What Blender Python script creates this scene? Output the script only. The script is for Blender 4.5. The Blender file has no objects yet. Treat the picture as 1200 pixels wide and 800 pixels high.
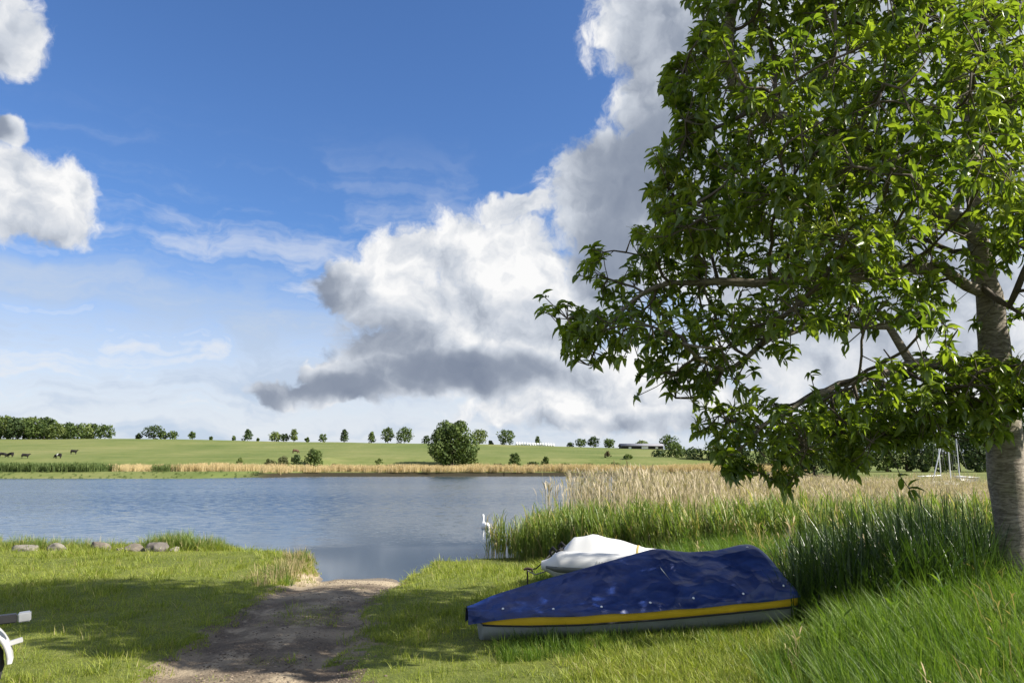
import bpy, bmesh, math, random
import numpy as np
from mathutils import Vector, Matrix, kdtree

random.seed(7)
RNG = np.random.default_rng(11)
SC = bpy.context.scene
COL = SC.collection

# ------------------------------------------------------------------ camera
CAM_Z, PITCH, FPX = 1.6, math.radians(9.09), 900.0
cam_data = bpy.data.cameras.new('camera')
cam_data.sensor_width = 36.0
cam_data.lens = 36.0 * FPX / 1200.0
cam_data.clip_start, cam_data.clip_end = 0.05, 12000.0
cam = bpy.data.objects.new('camera', cam_data)
cam.location = (0, 0, CAM_Z)
cam.rotation_euler = (math.pi / 2 + PITCH, 0, 0)
COL.objects.link(cam)
SC.camera = cam

def ray(px, py):
    u, v = (px - 600) / FPX, (400 - py) / FPX
    cp, sp = math.cos(PITCH), math.sin(PITCH)
    return Vector((u, cp - v * sp, sp + v * cp))

def at(px, py, Y):
    d = ray(px, py)
    return Vector((0, 0, CAM_Z)) + d * (Y / d.y)

def azel(px, py):
    d = ray(px, py).normalized()
    return math.atan2(d.x, d.y), math.asin(d.z)

# ------------------------------------------------------------------ light
SUN_EL, SUN_AZ = math.radians(37), math.radians(101.5)     # azimuth clockwise from +Y
sun_dir = Vector((math.sin(SUN_AZ) * math.cos(SUN_EL), math.cos(SUN_AZ) * math.cos(SUN_EL), math.sin(SUN_EL)))
sl = bpy.data.lights.new('sun', 'SUN')
sl.energy, sl.angle, sl.color = 5.0, math.radians(0.53), (1.0, 0.94, 0.84)
so = bpy.data.objects.new('sun', sl)
so.rotation_euler = sun_dir.to_track_quat('Z', 'Y').to_euler()
so.location = (30, 0, 40)
COL.objects.link(so)

vs = SC.view_settings
vs.view_transform, vs.look, vs.gamma, vs.use_curve_mapping = 'Standard', 'None', 1.0, False
vs.exposure = 1.08
SC.cycles.use_denoising = True
SC.cycles.max_bounces = 8
SC.cycles.transparent_max_bounces = 8
SC.cycles.sample_clamp_indirect = 8

# ------------------------------------------------------------------ node helpers
class NT:
    def __init__(s, tree):
        s.t = tree; s.n = tree.nodes; s.l = tree.links
    def put(s, sock, v):
        if hasattr(v, 'is_output'): s.l.new(v, sock)
        elif isinstance(v, (tuple, list)) and len(v) == 3 and len(getattr(sock, 'default_value', v)) == 4: sock.default_value = (*v, 1)
        else: sock.default_value = v
    def m(s, op, *a, clamp=False):
        n = s.n.new('ShaderNodeMath'); n.operation = op; n.use_clamp = clamp
        for i, v in enumerate(a): s.put(n.inputs[i], v)
        return n.outputs[0]
    def v(s, op, *a):
        n = s.n.new('ShaderNodeVectorMath'); n.operation = op
        for i, v in enumerate(a): s.put(n.inputs[i], v)
        return n.outputs['Value'] if op in ('LENGTH', 'DOT_PRODUCT', 'DISTANCE') else n.outputs[0]
    def scale(s, a, k):
        n = s.n.new('ShaderNodeVectorMath'); n.operation = 'SCALE'
        s.put(n.inputs[0], a); s.put(n.inputs['Scale'], k); return n.outputs[0]
    def comb(s, x, y, z):
        n = s.n.new('ShaderNodeCombineXYZ')
        for i, v in enumerate((x, y, z)): s.put(n.inputs[i], v)
        return n.outputs[0]
    def sep(s, a):
        n = s.n.new('ShaderNodeSeparateXYZ'); s.put(n.inputs[0], a); return n.outputs
    def noise(s, vec, scale, detail=4, rough=.5, dist=0, out='Fac', dim='3D'):
        n = s.n.new('ShaderNodeTexNoise'); n.noise_dimensions = dim; s.put(n.inputs['Vector'], vec)
        n.inputs['Scale'].default_value = scale; n.inputs['Detail'].default_value = detail
        n.inputs['Roughness'].default_value = rough; n.inputs['Distortion'].default_value = dist
        return n.outputs[out]
    def voro(s, vec, scale, detail=0, rough=.5, feature='F1', out='Distance', smooth=.4, dim='3D'):
        n = s.n.new('ShaderNodeTexVoronoi'); n.voronoi_dimensions = dim; n.feature = feature; n.normalize = True if feature != 'DISTANCE_TO_EDGE' else False
        s.put(n.inputs['Vector'], vec); n.inputs['Scale'].default_value = scale
        n.inputs['Detail'].default_value = detail; n.inputs['Roughness'].default_value = rough
        if 'Smoothness' in n.inputs: n.inputs['Smoothness'].default_value = smooth
        return n.outputs[out]
    def mr(s, v, a, b, c=0., d=1., smooth=True):
        n = s.n.new('ShaderNodeMapRange'); n.interpolation_type = 'SMOOTHSTEP' if smooth else 'LINEAR'
        n.clamp = True
        s.put(n.inputs[0], v)
        for i, k in enumerate((a, b, c, d)): s.put(n.inputs[1 + i], k)
        return n.outputs[0]
    def mix(s, f, a, b, blend='MIX'):
        n = s.n.new('ShaderNodeMix'); n.data_type = 'RGBA'; n.blend_type = blend
        s.put(n.inputs['Factor'], f); s.put(n.inputs[6], a); s.put(n.inputs[7], b)
        return n.outputs[2]
    def ramp(s, f, stops):
        n = s.n.new('ShaderNodeValToRGB'); s.put(n.inputs[0], f)
        e = n.color_ramp.elements
        while len(e) < len(stops): e.new(.5)
        for k, (p, c) in zip(e, stops): k.position = p; k.color = (*c, 1)
        return n.outputs[0]
    def bump(s, h, strength=.5, dist=.02, normal=None):
        n = s.n.new('ShaderNodeBump'); n.inputs['Strength'].default_value = strength
        n.inputs['Distance'].default_value = dist; s.put(n.inputs['Height'], h)
        if normal is not None: s.put(n.inputs['Normal'], normal)
        return n.outputs[0]
    def geo(s, out='Position'): return s.n.new('ShaderNodeNewGeometry').outputs[out]
    def obj(s, out='Random'): return s.n.new('ShaderNodeObjectInfo').outputs[out]
    def attr(s, name, out='Fac'):
        n = s.n.new('ShaderNodeAttribute'); n.attribute_name = name; return n.outputs[out]

# ------------------------------------------------------------------ sky
world = bpy.data.worlds.new('World')
SC.world = world
world.use_nodes = True
wt = NT(world.node_tree)
wt.n.clear()
SKY_STRENGTH = 0.072
sky = wt.n.new('ShaderNodeTexSky')
sky.sky_type = 'NISHITA'; sky.sun_disc = False
sky.sun_elevation = SUN_EL; sky.sun_rotation = SUN_AZ
sky.altitude = 0; sky.air_density = 1.0; sky.dust_density = 0.6; sky.ozone_density = 2.0
tc = wt.n.new('ShaderNodeTexCoord')
D0 = tc.outputs['Generated']
dx, dy, dz = wt.sep(D0)
U = wt.m('ARCTAN2', dx, dy)
V = wt.m('ARCSINE', dz)
P0 = wt.comb(U, V, 0.0)

CLOUD_BLOBS = [  # px, py, rx, ry in the photograph's own pixels -> directions
 (548, 292, 66, 58), (478, 306, 62, 44), (606, 312, 58, 62), (418, 340, 50, 38), (520, 372, 120, 62), (610, 400, 92, 60),
 (480, 424, 84, 36), (400, 456, 90, 20), (316, 462, 40, 16), (560, 440, 118, 30), (470, 448, 84, 22), (650, 372, 50, 50), (600, 245, 40, 18),
 (764, 20, 84, 76), (790, 110, 84, 70), (720, 196, 84, 44), (690, 250, 62, 54), (700, 320, 66, 50), (800, 250, 120, 110),
 (960, 160, 210, 210), (1080, 60, 260, 200), (1000, 330, 190, 60), (680, 446, 120, 36), (740, 478, 190, 30), (960, 420, 120, 40), (1120, 380, 120, 80),
 (8, 26, 38, 40), (4, 148, 20, 15), (18, 222, 42, 54), (80, 222, 32, 36), (34, 258, 62, 34), (50, 245, 30, 30),
 (380, 436, 40, 9), (1230, 470, 150, 40),
]
w1 = wt.v('SUBTRACT', wt.noise(P0, 7, 5, .6, 0, 'Color', '2D'), (.5, .5, .5))
Pw = wt.v('ADD', P0, wt.scale(w1, .085))
q = None
for (px, py, rx, ry) in CLOUD_BLOBS:
    a, e = azel(px, py)
    d = wt.v('LENGTH', wt.v('MULTIPLY', wt.v('SUBTRACT', Pw, (a, e, 0)), (FPX / rx, FPX / ry, 0)))
    q = d if q is None else wt.m('SMOOTH_MIN', q, d, .25)
# scattered cumulus over the rest of the dome, where the clouds above give out
low = wt.noise(wt.v('ADD', wt.v('MULTIPLY', P0, (1, 1.8, 1)), (9.3, 4.1, 0)), 1.7, 2, .5, 0, 'Fac', '2D')
out = wt.mr(wt.m('MAXIMUM', wt.m('SUBTRACT', wt.m('ABSOLUTE', U), .72), wt.m('SUBTRACT', V, .62)), 0, .3)
glob = wt.m('SUBTRACT', 1.55, wt.m('MULTIPLY', wt.m('MULTIPLY', wt.m('SUBTRACT', low, .42), 7.0), out))
q = wt.m('SMOOTH_MIN', q, glob, .25)
def puffs(P):
    bil = wt.m('SUBTRACT', .40, wt.voro(P, 11, 2.4, .58, 'F1', dim='2D'))
    fb = wt.m('SUBTRACT', wt.noise(P, 12, 6, .62, 0, 'Fac', '2D'), .5)
    return wt.m('ADD', wt.m('MULTIPLY', bil, .72), wt.m('MULTIPLY', fb, .6))
T0 = puffs(Pw)
T1 = puffs(wt.v('ADD', Pw, (.78 * .026, .62 * .026, 0)))
C0 = wt.m('ADD', wt.m('SUBTRACT', 1.0, q), T0)
wisp = wt.m('SUBTRACT', wt.noise(Pw, 46, 5, .65, 0, 'Fac', '2D'), .5)
alpha = wt.mr(wt.m('ADD', C0, wt.m('MULTIPLY', wisp, .5)), -.08, .32)
# the rim that faces the sun is bright: relief plus nearness to the edge
relief = wt.m('MULTIPLY', wt.m('SUBTRACT', T0, T1), 1.35)
# thick parts of a cloud let less light through: bases and the big mass towards the right
SHADE = [ (372, 352, 62, 50, .55), (455, 405, 90, 36, .5), (545, 436, 150, 30, .66), (400, 457, 120, 22, .60), (315, 464, 50, 20, .52), (490, 446, 110, 22, .54), (735, 205, 110, 75, .58), (775, 60, 80, 90, .42),
 (705, 285, 62, 95, .62), (770, 190, 110, 90, .60), (830, 90, 110, 120, .50), (1000, 200, 220, 260, .45), (4, 150, 22, 17, .6), (6, 46, 34, 26, .3), (30, 275, 70, 20, .25),
 (345, 405, 20, 12, .4), (375, 418, 26, 12, .5), (610, 380, 70, 26, .25), (520, 350, 60, 18, .15), (740, 496, 170, 14, .3)]
wn = wt.v('SUBTRACT', wt.noise(P0, 6, 4, .6, 0, 'Color', '2D'), (.5, .5, .5))
Ps = wt.v('ADD', P0, wt.scale(wn, .09))
shade = None
for (px, py, rx, ry, k) in SHADE:
    a, e = azel(px, py)
    d = wt.v('LENGTH', wt.v('MULTIPLY', wt.v('SUBTRACT', Ps, (a, e, 0)), (FPX / rx, FPX / ry, 0)))
    f = wt.m('MULTIPLY', wt.mr(d, 1.35, .25), k)
    shade = f if shade is None else wt.m('MAXIMUM', shade, f)
lit = wt.m('ADD', wt.m('SUBTRACT', .86, shade), wt.m('MULTIPLY', relief, wt.m('SUBTRACT', 1.0, wt.m('MULTIPLY', shade, 1.15))), clamp=False)
lit = wt.mr(lit, 0.0, 1.0, 0, 1, False)
CS = 1.0 / (SKY_STRENGTH * 2 ** vs.exposure)
cloud_col = wt.ramp(lit, [(0, (.155, .195, .285)), (.35, (.31, .355, .44)), (.65, (.60, .645, .72)), (1, (.97, .97, .97))])
# thin high streaks and the pale air low over the horizon
st = wt.noise(wt.v('ADD', wt.v('MULTIPLY', P0, (2.6, 13, 1)), wt.scale(wn, .9)), 1.0, 6, .6, 0, 'Fac', '2D')
el_f = wt.mr(V, .44, .12)
streak = wt.m('MULTIPLY', wt.mr(st, wt.mr(V, .08, .34, .36, .50), .72), wt.m('MULTIPLY', el_f, .95))
hz = wt.mr(wt.m('ADD', V, wt.m('MULTIPLY', wt.m('SUBTRACT', st, .5), .40)), .30, .06)
veil = wt.m('MAXIMUM', streak, wt.m('MULTIPLY', hz, .92))
blue = wt.mix(1.0, sky.outputs[0], (.55, .77, 1.09), 'MULTIPLY')
low_c = wt.mix(wt.mr(st, .38, .62), tuple(k * CS for k in (.56, .65, .79)), tuple(k * CS for k in (.80, .83, .88)))
c = wt.mix(veil, blue, low_c)
cc = wt.scale(cloud_col, CS)
c = wt.mix(alpha, c, cc)
bg = wt.n.new('ShaderNodeBackground')
wt.l.new(c, bg.inputs[0]); bg.inputs[1].default_value = SKY_STRENGTH
wo = wt.n.new('ShaderNodeOutputWorld')
wt.l.new(bg.outputs[0], wo.inputs[0])
world.cycles.sampling_method = 'MANUAL'
world.cycles.sample_map_resolution = 512
# ------------------------------------------------------------------ object helpers
def tag(o, label=None, cat=None, group=None, kind=None):
    if label: o['label'] = label
    if cat: o['category'] = cat
    if group: o['group'] = group
    if kind: o['kind'] = kind
    return o

def empty(name, loc=(0, 0, 0), rz=0, label=None, cat=None, group=None):
    o = bpy.data.objects.new(name, None); COL.objects.link(o)
    o.location = loc; o.rotation_euler = (0, 0, rz); o.empty_display_size = .2
    return tag(o, label, cat, group)

def link(name, me, parent=None, loc=None):
    o = bpy.data.objects.new(name, me); COL.objects.link(o)
    if parent is not None: o.parent = parent
    if loc is not None: o.location = loc
    return o

def np_mesh(name, V_, F_, mat=None, smooth=True, attrs=None):
    """V_ (n,3), F_ (m,k) array of one face size, or a list of such arrays"""
    me = bpy.data.meshes.new(name)
    V_ = np.asarray(V_, dtype=np.float32)
    Fs = F_ if isinstance(F_, list) else [F_]
    Fs = [np.asarray(f, dtype=np.int32) for f in Fs if len(f)]
    me.vertices.add(len(V_)); me.vertices.foreach_set('co', V_.ravel())
    flat = np.concatenate([f.ravel() for f in Fs])
    tot = np.concatenate([np.full(len(f), f.shape[1], np.int32) for f in Fs])
    start = np.concatenate([[0], np.cumsum(tot)[:-1]]).astype(np.int32)
    me.loops.add(len(flat)); me.loops.foreach_set('vertex_index', flat)
    me.polygons.add(len(tot)); me.polygons.foreach_set('loop_start', start)
    me.update(calc_edges=True)
    if smooth: me.polygons.foreach_set('use_smooth', np.ones(len(tot), bool))
    for k, arr in (attrs or {}).items():
        a = me.attributes.new(k, 'FLOAT', 'POINT'); a.data.foreach_set('value', np.asarray(arr, np.float32))
    if mat: me.materials.append(mat)
    me.validate()
    return me

def material(name):
    m = bpy.data.materials.new(name); m.use_nodes = True
    t = NT(m.node_tree); t.n.clear()
    o = t.n.new('ShaderNodeOutputMaterial')
    return m, t, o

def pbsdf(t, col, rough=.6, spec=.5, metal=0, normal=None, **kw):
    b = t.n.new('ShaderNodeBsdfPrincipled')
    t.put(b.inputs['Base Color'], col); t.put(b.inputs['Roughness'], rough)
    t.put(b.inputs['Specular IOR Level'], spec); t.put(b.inputs['Metallic'], metal)
    if normal is not None: t.put(b.inputs['Normal'], normal)
    for k, v in kw.items(): t.put(b.inputs[k.replace('_', ' ')], v)
    return b.outputs[0]

def simple_mat(name, col, rough=.6, spec=.5, metal=0, vary=.25, scale=6., bump=.15, dist=.01, coat=0):
    m, t, o = material(name)
    p = t.n.new('ShaderNodeTexCoord').outputs['Object']
    n = t.noise(p, scale, 6, .6)
    c = t.mix(n, tuple(k * (1 - vary) for k in col), tuple(min(1, k * (1 + vary)) for k in col))
    r = t.mr(n, .2, .8, max(0, rough - .1), min(1, rough + .12))
    s = pbsdf(t, c, r, spec, metal, t.bump(t.noise(p, scale * 6, 5, .6), bump, dist), Coat_Weight=coat)
    t.l.new(s, o.inputs[0])
    return m

def leaf_mat(name, dark, light, trans=.35, rough=.45, spec=.5, attr=None, hue_noise=3., obj_rand=False, dry=None, back=None):
    """leaf and blade surfaces: reflecting plus light let through; colour differs from blade to blade"""
    m, t, o = material(name)
    r = t.attr(attr) if attr else t.obj('Random')
    if attr and obj_rand: r = t.m('FRACT', t.m('ADD', r, t.obj('Random')))
    n = t.noise(t.geo(), hue_noise, 3, .55)
    f = t.m('ADD', t.m('MULTIPLY', r, .55), t.m('MULTIPLY', n, .6), clamp=True)
    c = t.mix(t.mr(f, .15, .9), dark, light)
    if dry:
        c = t.mix(t.mr(t.m('ADD', r, t.m('MULTIPLY', n, .35)), dry[1], dry[1] + .12), c, dry[0])
    if back:
        c = t.mix(t.m('MULTIPLY', t.geo('Backfacing'), .45), c, back)
    b = pbsdf(t, c, rough, spec)
    tr = t.n.new('ShaderNodeBsdfTranslucent')
    t.put(tr.inputs[0], t.mix(1.0, c, (1.25, 1.35, .6), 'MULTIPLY'))
    mx = t.n.new('ShaderNodeMixShader'); mx.inputs[0].default_value = trans
    t.l.new(b, mx.inputs[1]); t.l.new(tr.outputs[0], mx.inputs[2]); t.l.new(mx.outputs[0], o.inputs[0])
    return m

# ------------------------------------------------------------------ terrain
WATER_Z = -0.6
def sstep(x, a, b):
    t = np.clip((np.asarray(x, float) - a) / (b - a), 0, 1); return t * t * (3 - 2 * t)

def vnoise(x, y, s=1., seed=0):
    """smooth value noise, vectorised"""
    x = np.asarray(x, float) * s; y = np.asarray(y, float) * s
    xi = np.floor(x).astype(np.int64); yi = np.floor(y).astype(np.int64); fx = x - xi; fy = y - yi
    fx = fx * fx * (3 - 2 * fx); fy = fy * fy * (3 - 2 * fy)
    def h(a, b):
        n = (a * 374761393 + b * 668265263 + seed * 974711) & 0x7fffffff
        n = ((n ^ (n >> 13)) * 1274126177) & 0x7fffffff
        return ((n ^ (n >> 16)) & 0xffff) / 65535.
    return (h(xi, yi) * (1 - fx) + h(xi + 1, yi) * fx) * (1 - fy) + (h(xi, yi + 1) * (1 - fx) + h(xi + 1, yi + 1) * fx) * fy
def fbm(x, y, s=1., o=3, seed=0):
    r = 0; a = .5
    for k in range(o): r = r + a * vnoise(x, y, s * 2 ** k, seed + k * 17); a *= .5
    return r / (1 - .5 ** o)

TRK_Y = np.array([-30, 2., 5.6, 7.5, 9.5, 12.5, 14, 16.2, 22])
TRK_L = np.array([-2.2, -2.4, -2.98, -3.12, -3.25, -3.55, -3.75, -4.15, -5.0])
TRK_R = np.array([-0.5, -0.7, -1.12, -1.25, -1.5, -1.58, -1.55, -1.50, -1.4])
def track_mask(x, y):
    """1 inside the gravel track, falling to 0 over its edge"""
    wob = (fbm(x, y, 1.3, 3, 5) - .5) * .55
    l = np.interp(y, TRK_Y, TRK_L) + wob; r = np.interp(y, TRK_Y, TRK_R) + wob * 1.3
    return sstep(np.minimum(x - l, r - x), -.12, .18)

def near_shore(x):
    """y of the near shoreline for a given x (left of the reed bed)"""
    return np.interp(x, [-200, -60, -20, -10, -6.5, -5.0, -4.3, -4.0, -1.9, -1.5, 0.3, 3, 6],
                     [26, 21, 18.6, 17.9, 17.5, 16.5, 15.5, 15.9, 16.1, 16.7, 18.2, 18.8, 19.0])
XB_Y = np.array([0, 15, 18, 25, 35, 60, 94, 150, 200])
XB_X = np.array([0.2, 0.2, 0.6, 4.2, 8, 15.5, 22, 36, 50.])
def x_right(y):
    return np.interp(y, XB_Y, XB_X)
def far_shore(x):
    return np.interp(x, [-400, -90, -50, -46, -38, 0, 40, 400], [118, 122, 123, 130, 147, 150, 152, 152])

def ridge_z(x):
    return np.interp(x, [-600, -230, -150, -80, -20, 60, 120, 300], [12.8, 13.0, 12.6, 11.2, 10.4, 8.2, 6.8, 5.0])

def height(x, y):
    x = np.asarray(x, float); y = np.asarray(y, float)
    # near meadow, falling a little to the lake
    z = -0.02 - 0.22 * sstep(y, 6, 19) + (fbm(x, y, .5, 3, 1) - .5) * .10
    z = z + .10 * sstep(x, 2.5, 6.5) * sstep(y, 14, 7)
    # slipway: the track dips through the bank down to the water
    tm = track_mask(x, y)
    ramp = -0.05 - 0.62 * sstep(y, 9.5, 17.2) - .35 * sstep(y, 16.2, 20)
    z = z * (1 - tm) + np.minimum(z, ramp + .03 * (fbm(x, y, 2.2, 3, 9) - .5) - .035 * (np.exp(-(((x - np.interp(y, TRK_Y, TRK_L)) - .38) / .16) ** 2) + np.exp(-(((np.interp(y, TRK_Y, TRK_R) - x) - .38) / .16) ** 2))) * tm
    # the grass right of the track slopes to the water
    z = z - .22 * sstep(y, 11, 17) * sstep(x, -2.6, -1.0) * (1 - sstep(x, 1.5, 5))
    # lake basin
    s1 = y - near_shore(x)
    s2 = far_shore(x) - y
    s3 = x_right(y) - x
    s3 = np.where(y < 17, 99, s3)
    inside = np.minimum(np.minimum(s1, s2), s3) + (fbm(x, y, .6, 2, 3) - .5) * .5
    w = sstep(inside, -.3, 1.6)
    basin = np.where(inside > 0, -.62 - 1.0 * sstep(inside, 0, 8), 0)
    z = z * (1 - w) + np.minimum(z, basin - .1) * w
    # marsh right of the lake: low, rising to the spit of lawn
    mr_ = sstep(y, 13.5, 17) * (1 - sstep(s3, -1, 1))
    mz = -.52 + .95 * sstep(-s3, 10, 24) * sstep(y, 38, 52)
    z = z * (1 - mr_) + np.minimum(z, 9) * 0 + mz * mr_ if False else np.where(mr_ > 0, z * (1 - mr_) + mz * mr_, z)
    # far bank and hill
    b = y - far_shore(x)
    hill = -.75 + .95 * sstep(b, -.3, np.where(x < -44, 9, 1.0)) + .2 * sstep(b, 1, 8) + 2.3 * sstep(b - np.where(x < -44, 17, 0), 8, 33)
    up = sstep(y, 150, 345) ; up2 = np.clip((y - 158) / (335 - 158), 0, 1) ** 1.15
    top = ridge_z(x)
    hill = hill + (top - 2.7) * (up2 * .75 + up * .25) + (fbm(x, y, .02, 3, 8) - .5) * 1.6 * sstep(b, 20, 80)
    hill = hill * (1 - sstep(y, 350, 800)) + 2.0 * sstep(y, 350, 800)
    right_low = sstep(x, 42, 110) * (1 - sstep(y, 170, 230))
    hill = np.where(x > 42, hill * (1 - right_low) + .5 * right_low, hill)
    fb = sstep(b, -.8, .2)
    z = z * (1 - fb) + hill * fb
    return z
def hz1(x, y): return float(height(np.array([x]), np.array([y]))[0])

def spaced(lo, hi, d0, g, dmax):
    pts = [0.]; d = d0
    while pts[-1] < hi: pts.append(pts[-1] + d); d = min(d * g, dmax) if pts[-1] > 9 else d0
    neg = [0.]; d = d0
    while neg[-1] > lo: neg.append(neg[-1] - d); d = min(d * g, dmax) if neg[-1] < -9 else d0
    return np.array(sorted(set(neg + pts)))
gx = spaced(-4000, 4000, .13, 1.045, 400)
ys_ = [-40.]
while ys_[-1] < 5000:
    y_ = ys_[-1]
    d_ = 4 if y_ < -8 else (.5 if y_ < 3.5 else .11 if y_ < 20 else min(400, .11 + (y_ - 20) * .022 if y_ < 420 else (y_ - 380) * .12))
    ys_.append(y_ + d_)
gy = np.array(ys_)
GX, GY = np.meshgrid(gx, gy)
GZ = height(GX, GY)
# painted-in-plan masks of what the ground is made of (turf, gravel, far hill)
nx_, ny_ = len(gx), len(gy)
idx = np.arange(nx_ * ny_).reshape(ny_, nx_)
Q = np.stack([idx[:-1, :-1], idx[:-1, 1:], idx[1:, 1:], idx[1:, :-1]], -1).reshape(-1, 4)
cxm = GX.ravel()[Q].mean(1); cym = GY.ravel()[Q].mean(1)
VV = np.stack([GX.ravel(), GY.ravel(), GZ.ravel()], 1)
is_track = (track_mask(cxm, cym) > .5) & (cym < 21) & (cym > -40)
is_far = cym > 100
def sub(mask):
    f = Q[mask]; u, inv = np.unique(f, return_inverse=True)
    return VV[u], inv.reshape(f.shape)

# ---- ground materials
m_lawn, t, o = material('lawn_soil')
p = t.geo()
n1 = t.noise(p, .7, 4, .6); n2 = t.noise(p, 9, 6, .65)
lawnc = t.mix(t.mr(t.m('ADD', t.m('MULTIPLY', n1, .5), t.m('MULTIPLY', n2, .5)), .3, .7), (.060, .080, .018), (.150, .165, .036))
soil = t.mix(n2, (.035, .026, .018), (.10, .078, .052))
hgt = t.sep(p)[2]
c = t.mix(t.mr(t.m('ADD', hgt, t.m('MULTIPLY', n2, .12)), -.36, -.46), lawnc, soil)
t.l.new(pbsdf(t, c, .9, .2, 0, t.bump(n2, .6, .03)), o.inputs[0])

m_gravel, t, o = material('gravel_track')
p = t.geo()
a1 = t.noise(p, 1.1, 5, .65); a2 = t.noise(p, 28, 6, .7); a3 = t.voro(p, 42, 1, .5)
sand = t.mix(a2, (.22, .175, .115), (.50, .41, .28))
grav = t.mix(t.m('MULTIPLY', a3, 1.4, clamp=True), (.042, .031, .021), (.19, .143, .096))
yy = t.sep(p)[1]
sf = t.m('MAXIMUM', t.mr(t.m('ADD', yy, t.m('MULTIPLY', a1, 2.4)), 13.2, 14.6), t.m('MULTIPLY', t.mr(t.noise(t.v('MULTIPLY', p, (1.6, .9, 1)), 1.5, 5, .65), .52, .66), .75))
base = t.mix(t.mr(a1, .42, .62), grav, t.mix(.5, grav, sand))
c = t.mix(sf, base, sand)
wet = t.mr(t.sep(p)[2], -.50, -.57)
c = t.mix(wet, c, t.mix(1.0, c, (.5, .48, .46), 'MULTIPLY'))
h = t.m('ADD', t.m('MULTIPLY', a3, .7), a2)
t.l.new(pbsdf(t, c, t.mr(wet, 0, 1, .9, .35), .3, 0, t.bump(h, .9, .025)), o.inputs[0])

m_far, t, o = material('hill_pasture')
p = t.geo()
pn = t.v('MULTIPLY', p, (1, .45, 1))
b1 = t.noise(pn, .035, 5, .6); b2 = t.noise(pn, .5, 5, .65); b3 = t.noise(t.v('MULTIPLY', p, (.02, .22, 0)), 1, 4, .6)
f = t.m('ADD', t.m('ADD', t.m('MULTIPLY', b1, .5), t.m('MULTIPLY', b2, .2)), t.m('MULTIPLY', b3, .35))
c = t.ramp(f, [(.36, (.066, .096, .024)), (.46, (.100, .130, .036)), (.55, (.135, .156, .050)), (.66, (.190, .190, .074))])
c = t.mix(t.m('MULTIPLY', t.mr(t.sep(p)[2], .16, .02), t.mr(t.sep(p)[0], -48, -42)), c, (.035, .030, .018))  # dark band low on the bank: shade under the far reeds put into colour
t.l.new(pbsdf(t, c, .95, .1, 0, t.bump(b2, .4, .3)), o.inputs[0])

for nm, mk, mt in (('lawn', ~is_track & ~is_far, m_lawn), ('gravel_track', is_track, m_gravel), ('hill', is_far, m_far)):
    v_, f_ = sub(mk)
    tag(link(nm, np_mesh(nm, v_, f_, mt)), kind='structure')

# ---- lake
m_water, t, o = material('lake_water')
p = t.geo()
w1 = t.noise(t.v('MULTIPLY', p, (.55, 1.5, 1)), .9, 3, .55, .4)
w2 = t.noise(t.v('MULTIPLY', p, (1.0, 2.2, 1)), 3.4, 4, .6, .3)
gust = t.noise(t.v('MULTIPLY', p, (.02, .07, 1)), 1, 3, .5)
gf = t.m('ADD', t.mr(t.sep(p)[1], 17, 48, .12, .95), t.m('MULTIPLY', t.m('SUBTRACT', gust, .5), 1.2), clamp=True)
s1 = t.v('SUBTRACT', t.noise(t.v('MULTIPLY', p, (.7, 1.9, 1)), 2.6, 3, .6, .4, 'Color'), (.5, .5, .5))
s2 = t.v('SUBTRACT', t.noise(t.v('MULTIPLY', p, (1.0, 2.4, 1)), 9.0, 2, .6, .3, 'Color'), (.5, .5, .5))
sl = t.scale(t.v('ADD', s1, t.scale(s2, .7)), t.m('MULTIPLY', gf, .62))
nb = t.v('NORMALIZE', t.v('ADD', t.v('ADD', t.v('MULTIPLY', sl, (.7, 1, 0)), t.comb(0., t.m('MULTIPLY', gf, -.10), 0.)), (0, 0, 1)))
wc = t.mix(gust, (.012, .030, .052), (.02, .042, .064))
t.l.new(pbsdf(t, wc, .06, .5, 0, nb, IOR=1.333), o.inputs[0])
wx = np.array([-420., -60, 0, 30, 70]); wy = np.array([14., 40, 80, 120, 158])
WX, WY = np.meshgrid(wx, wy)
ii = np.arange(25).reshape(5, 5)
wq = np.stack([ii[:-1, :-1], ii[:-1, 1:], ii[1:, 1:], ii[1:, :-1]], -1).reshape(-1, 4)
tag(link('lake', np_mesh('lake', np.stack([WX.ravel(), WY.ravel(), np.full(25, WATER_Z)], 1), wq, m_water)), kind='structure')
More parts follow.
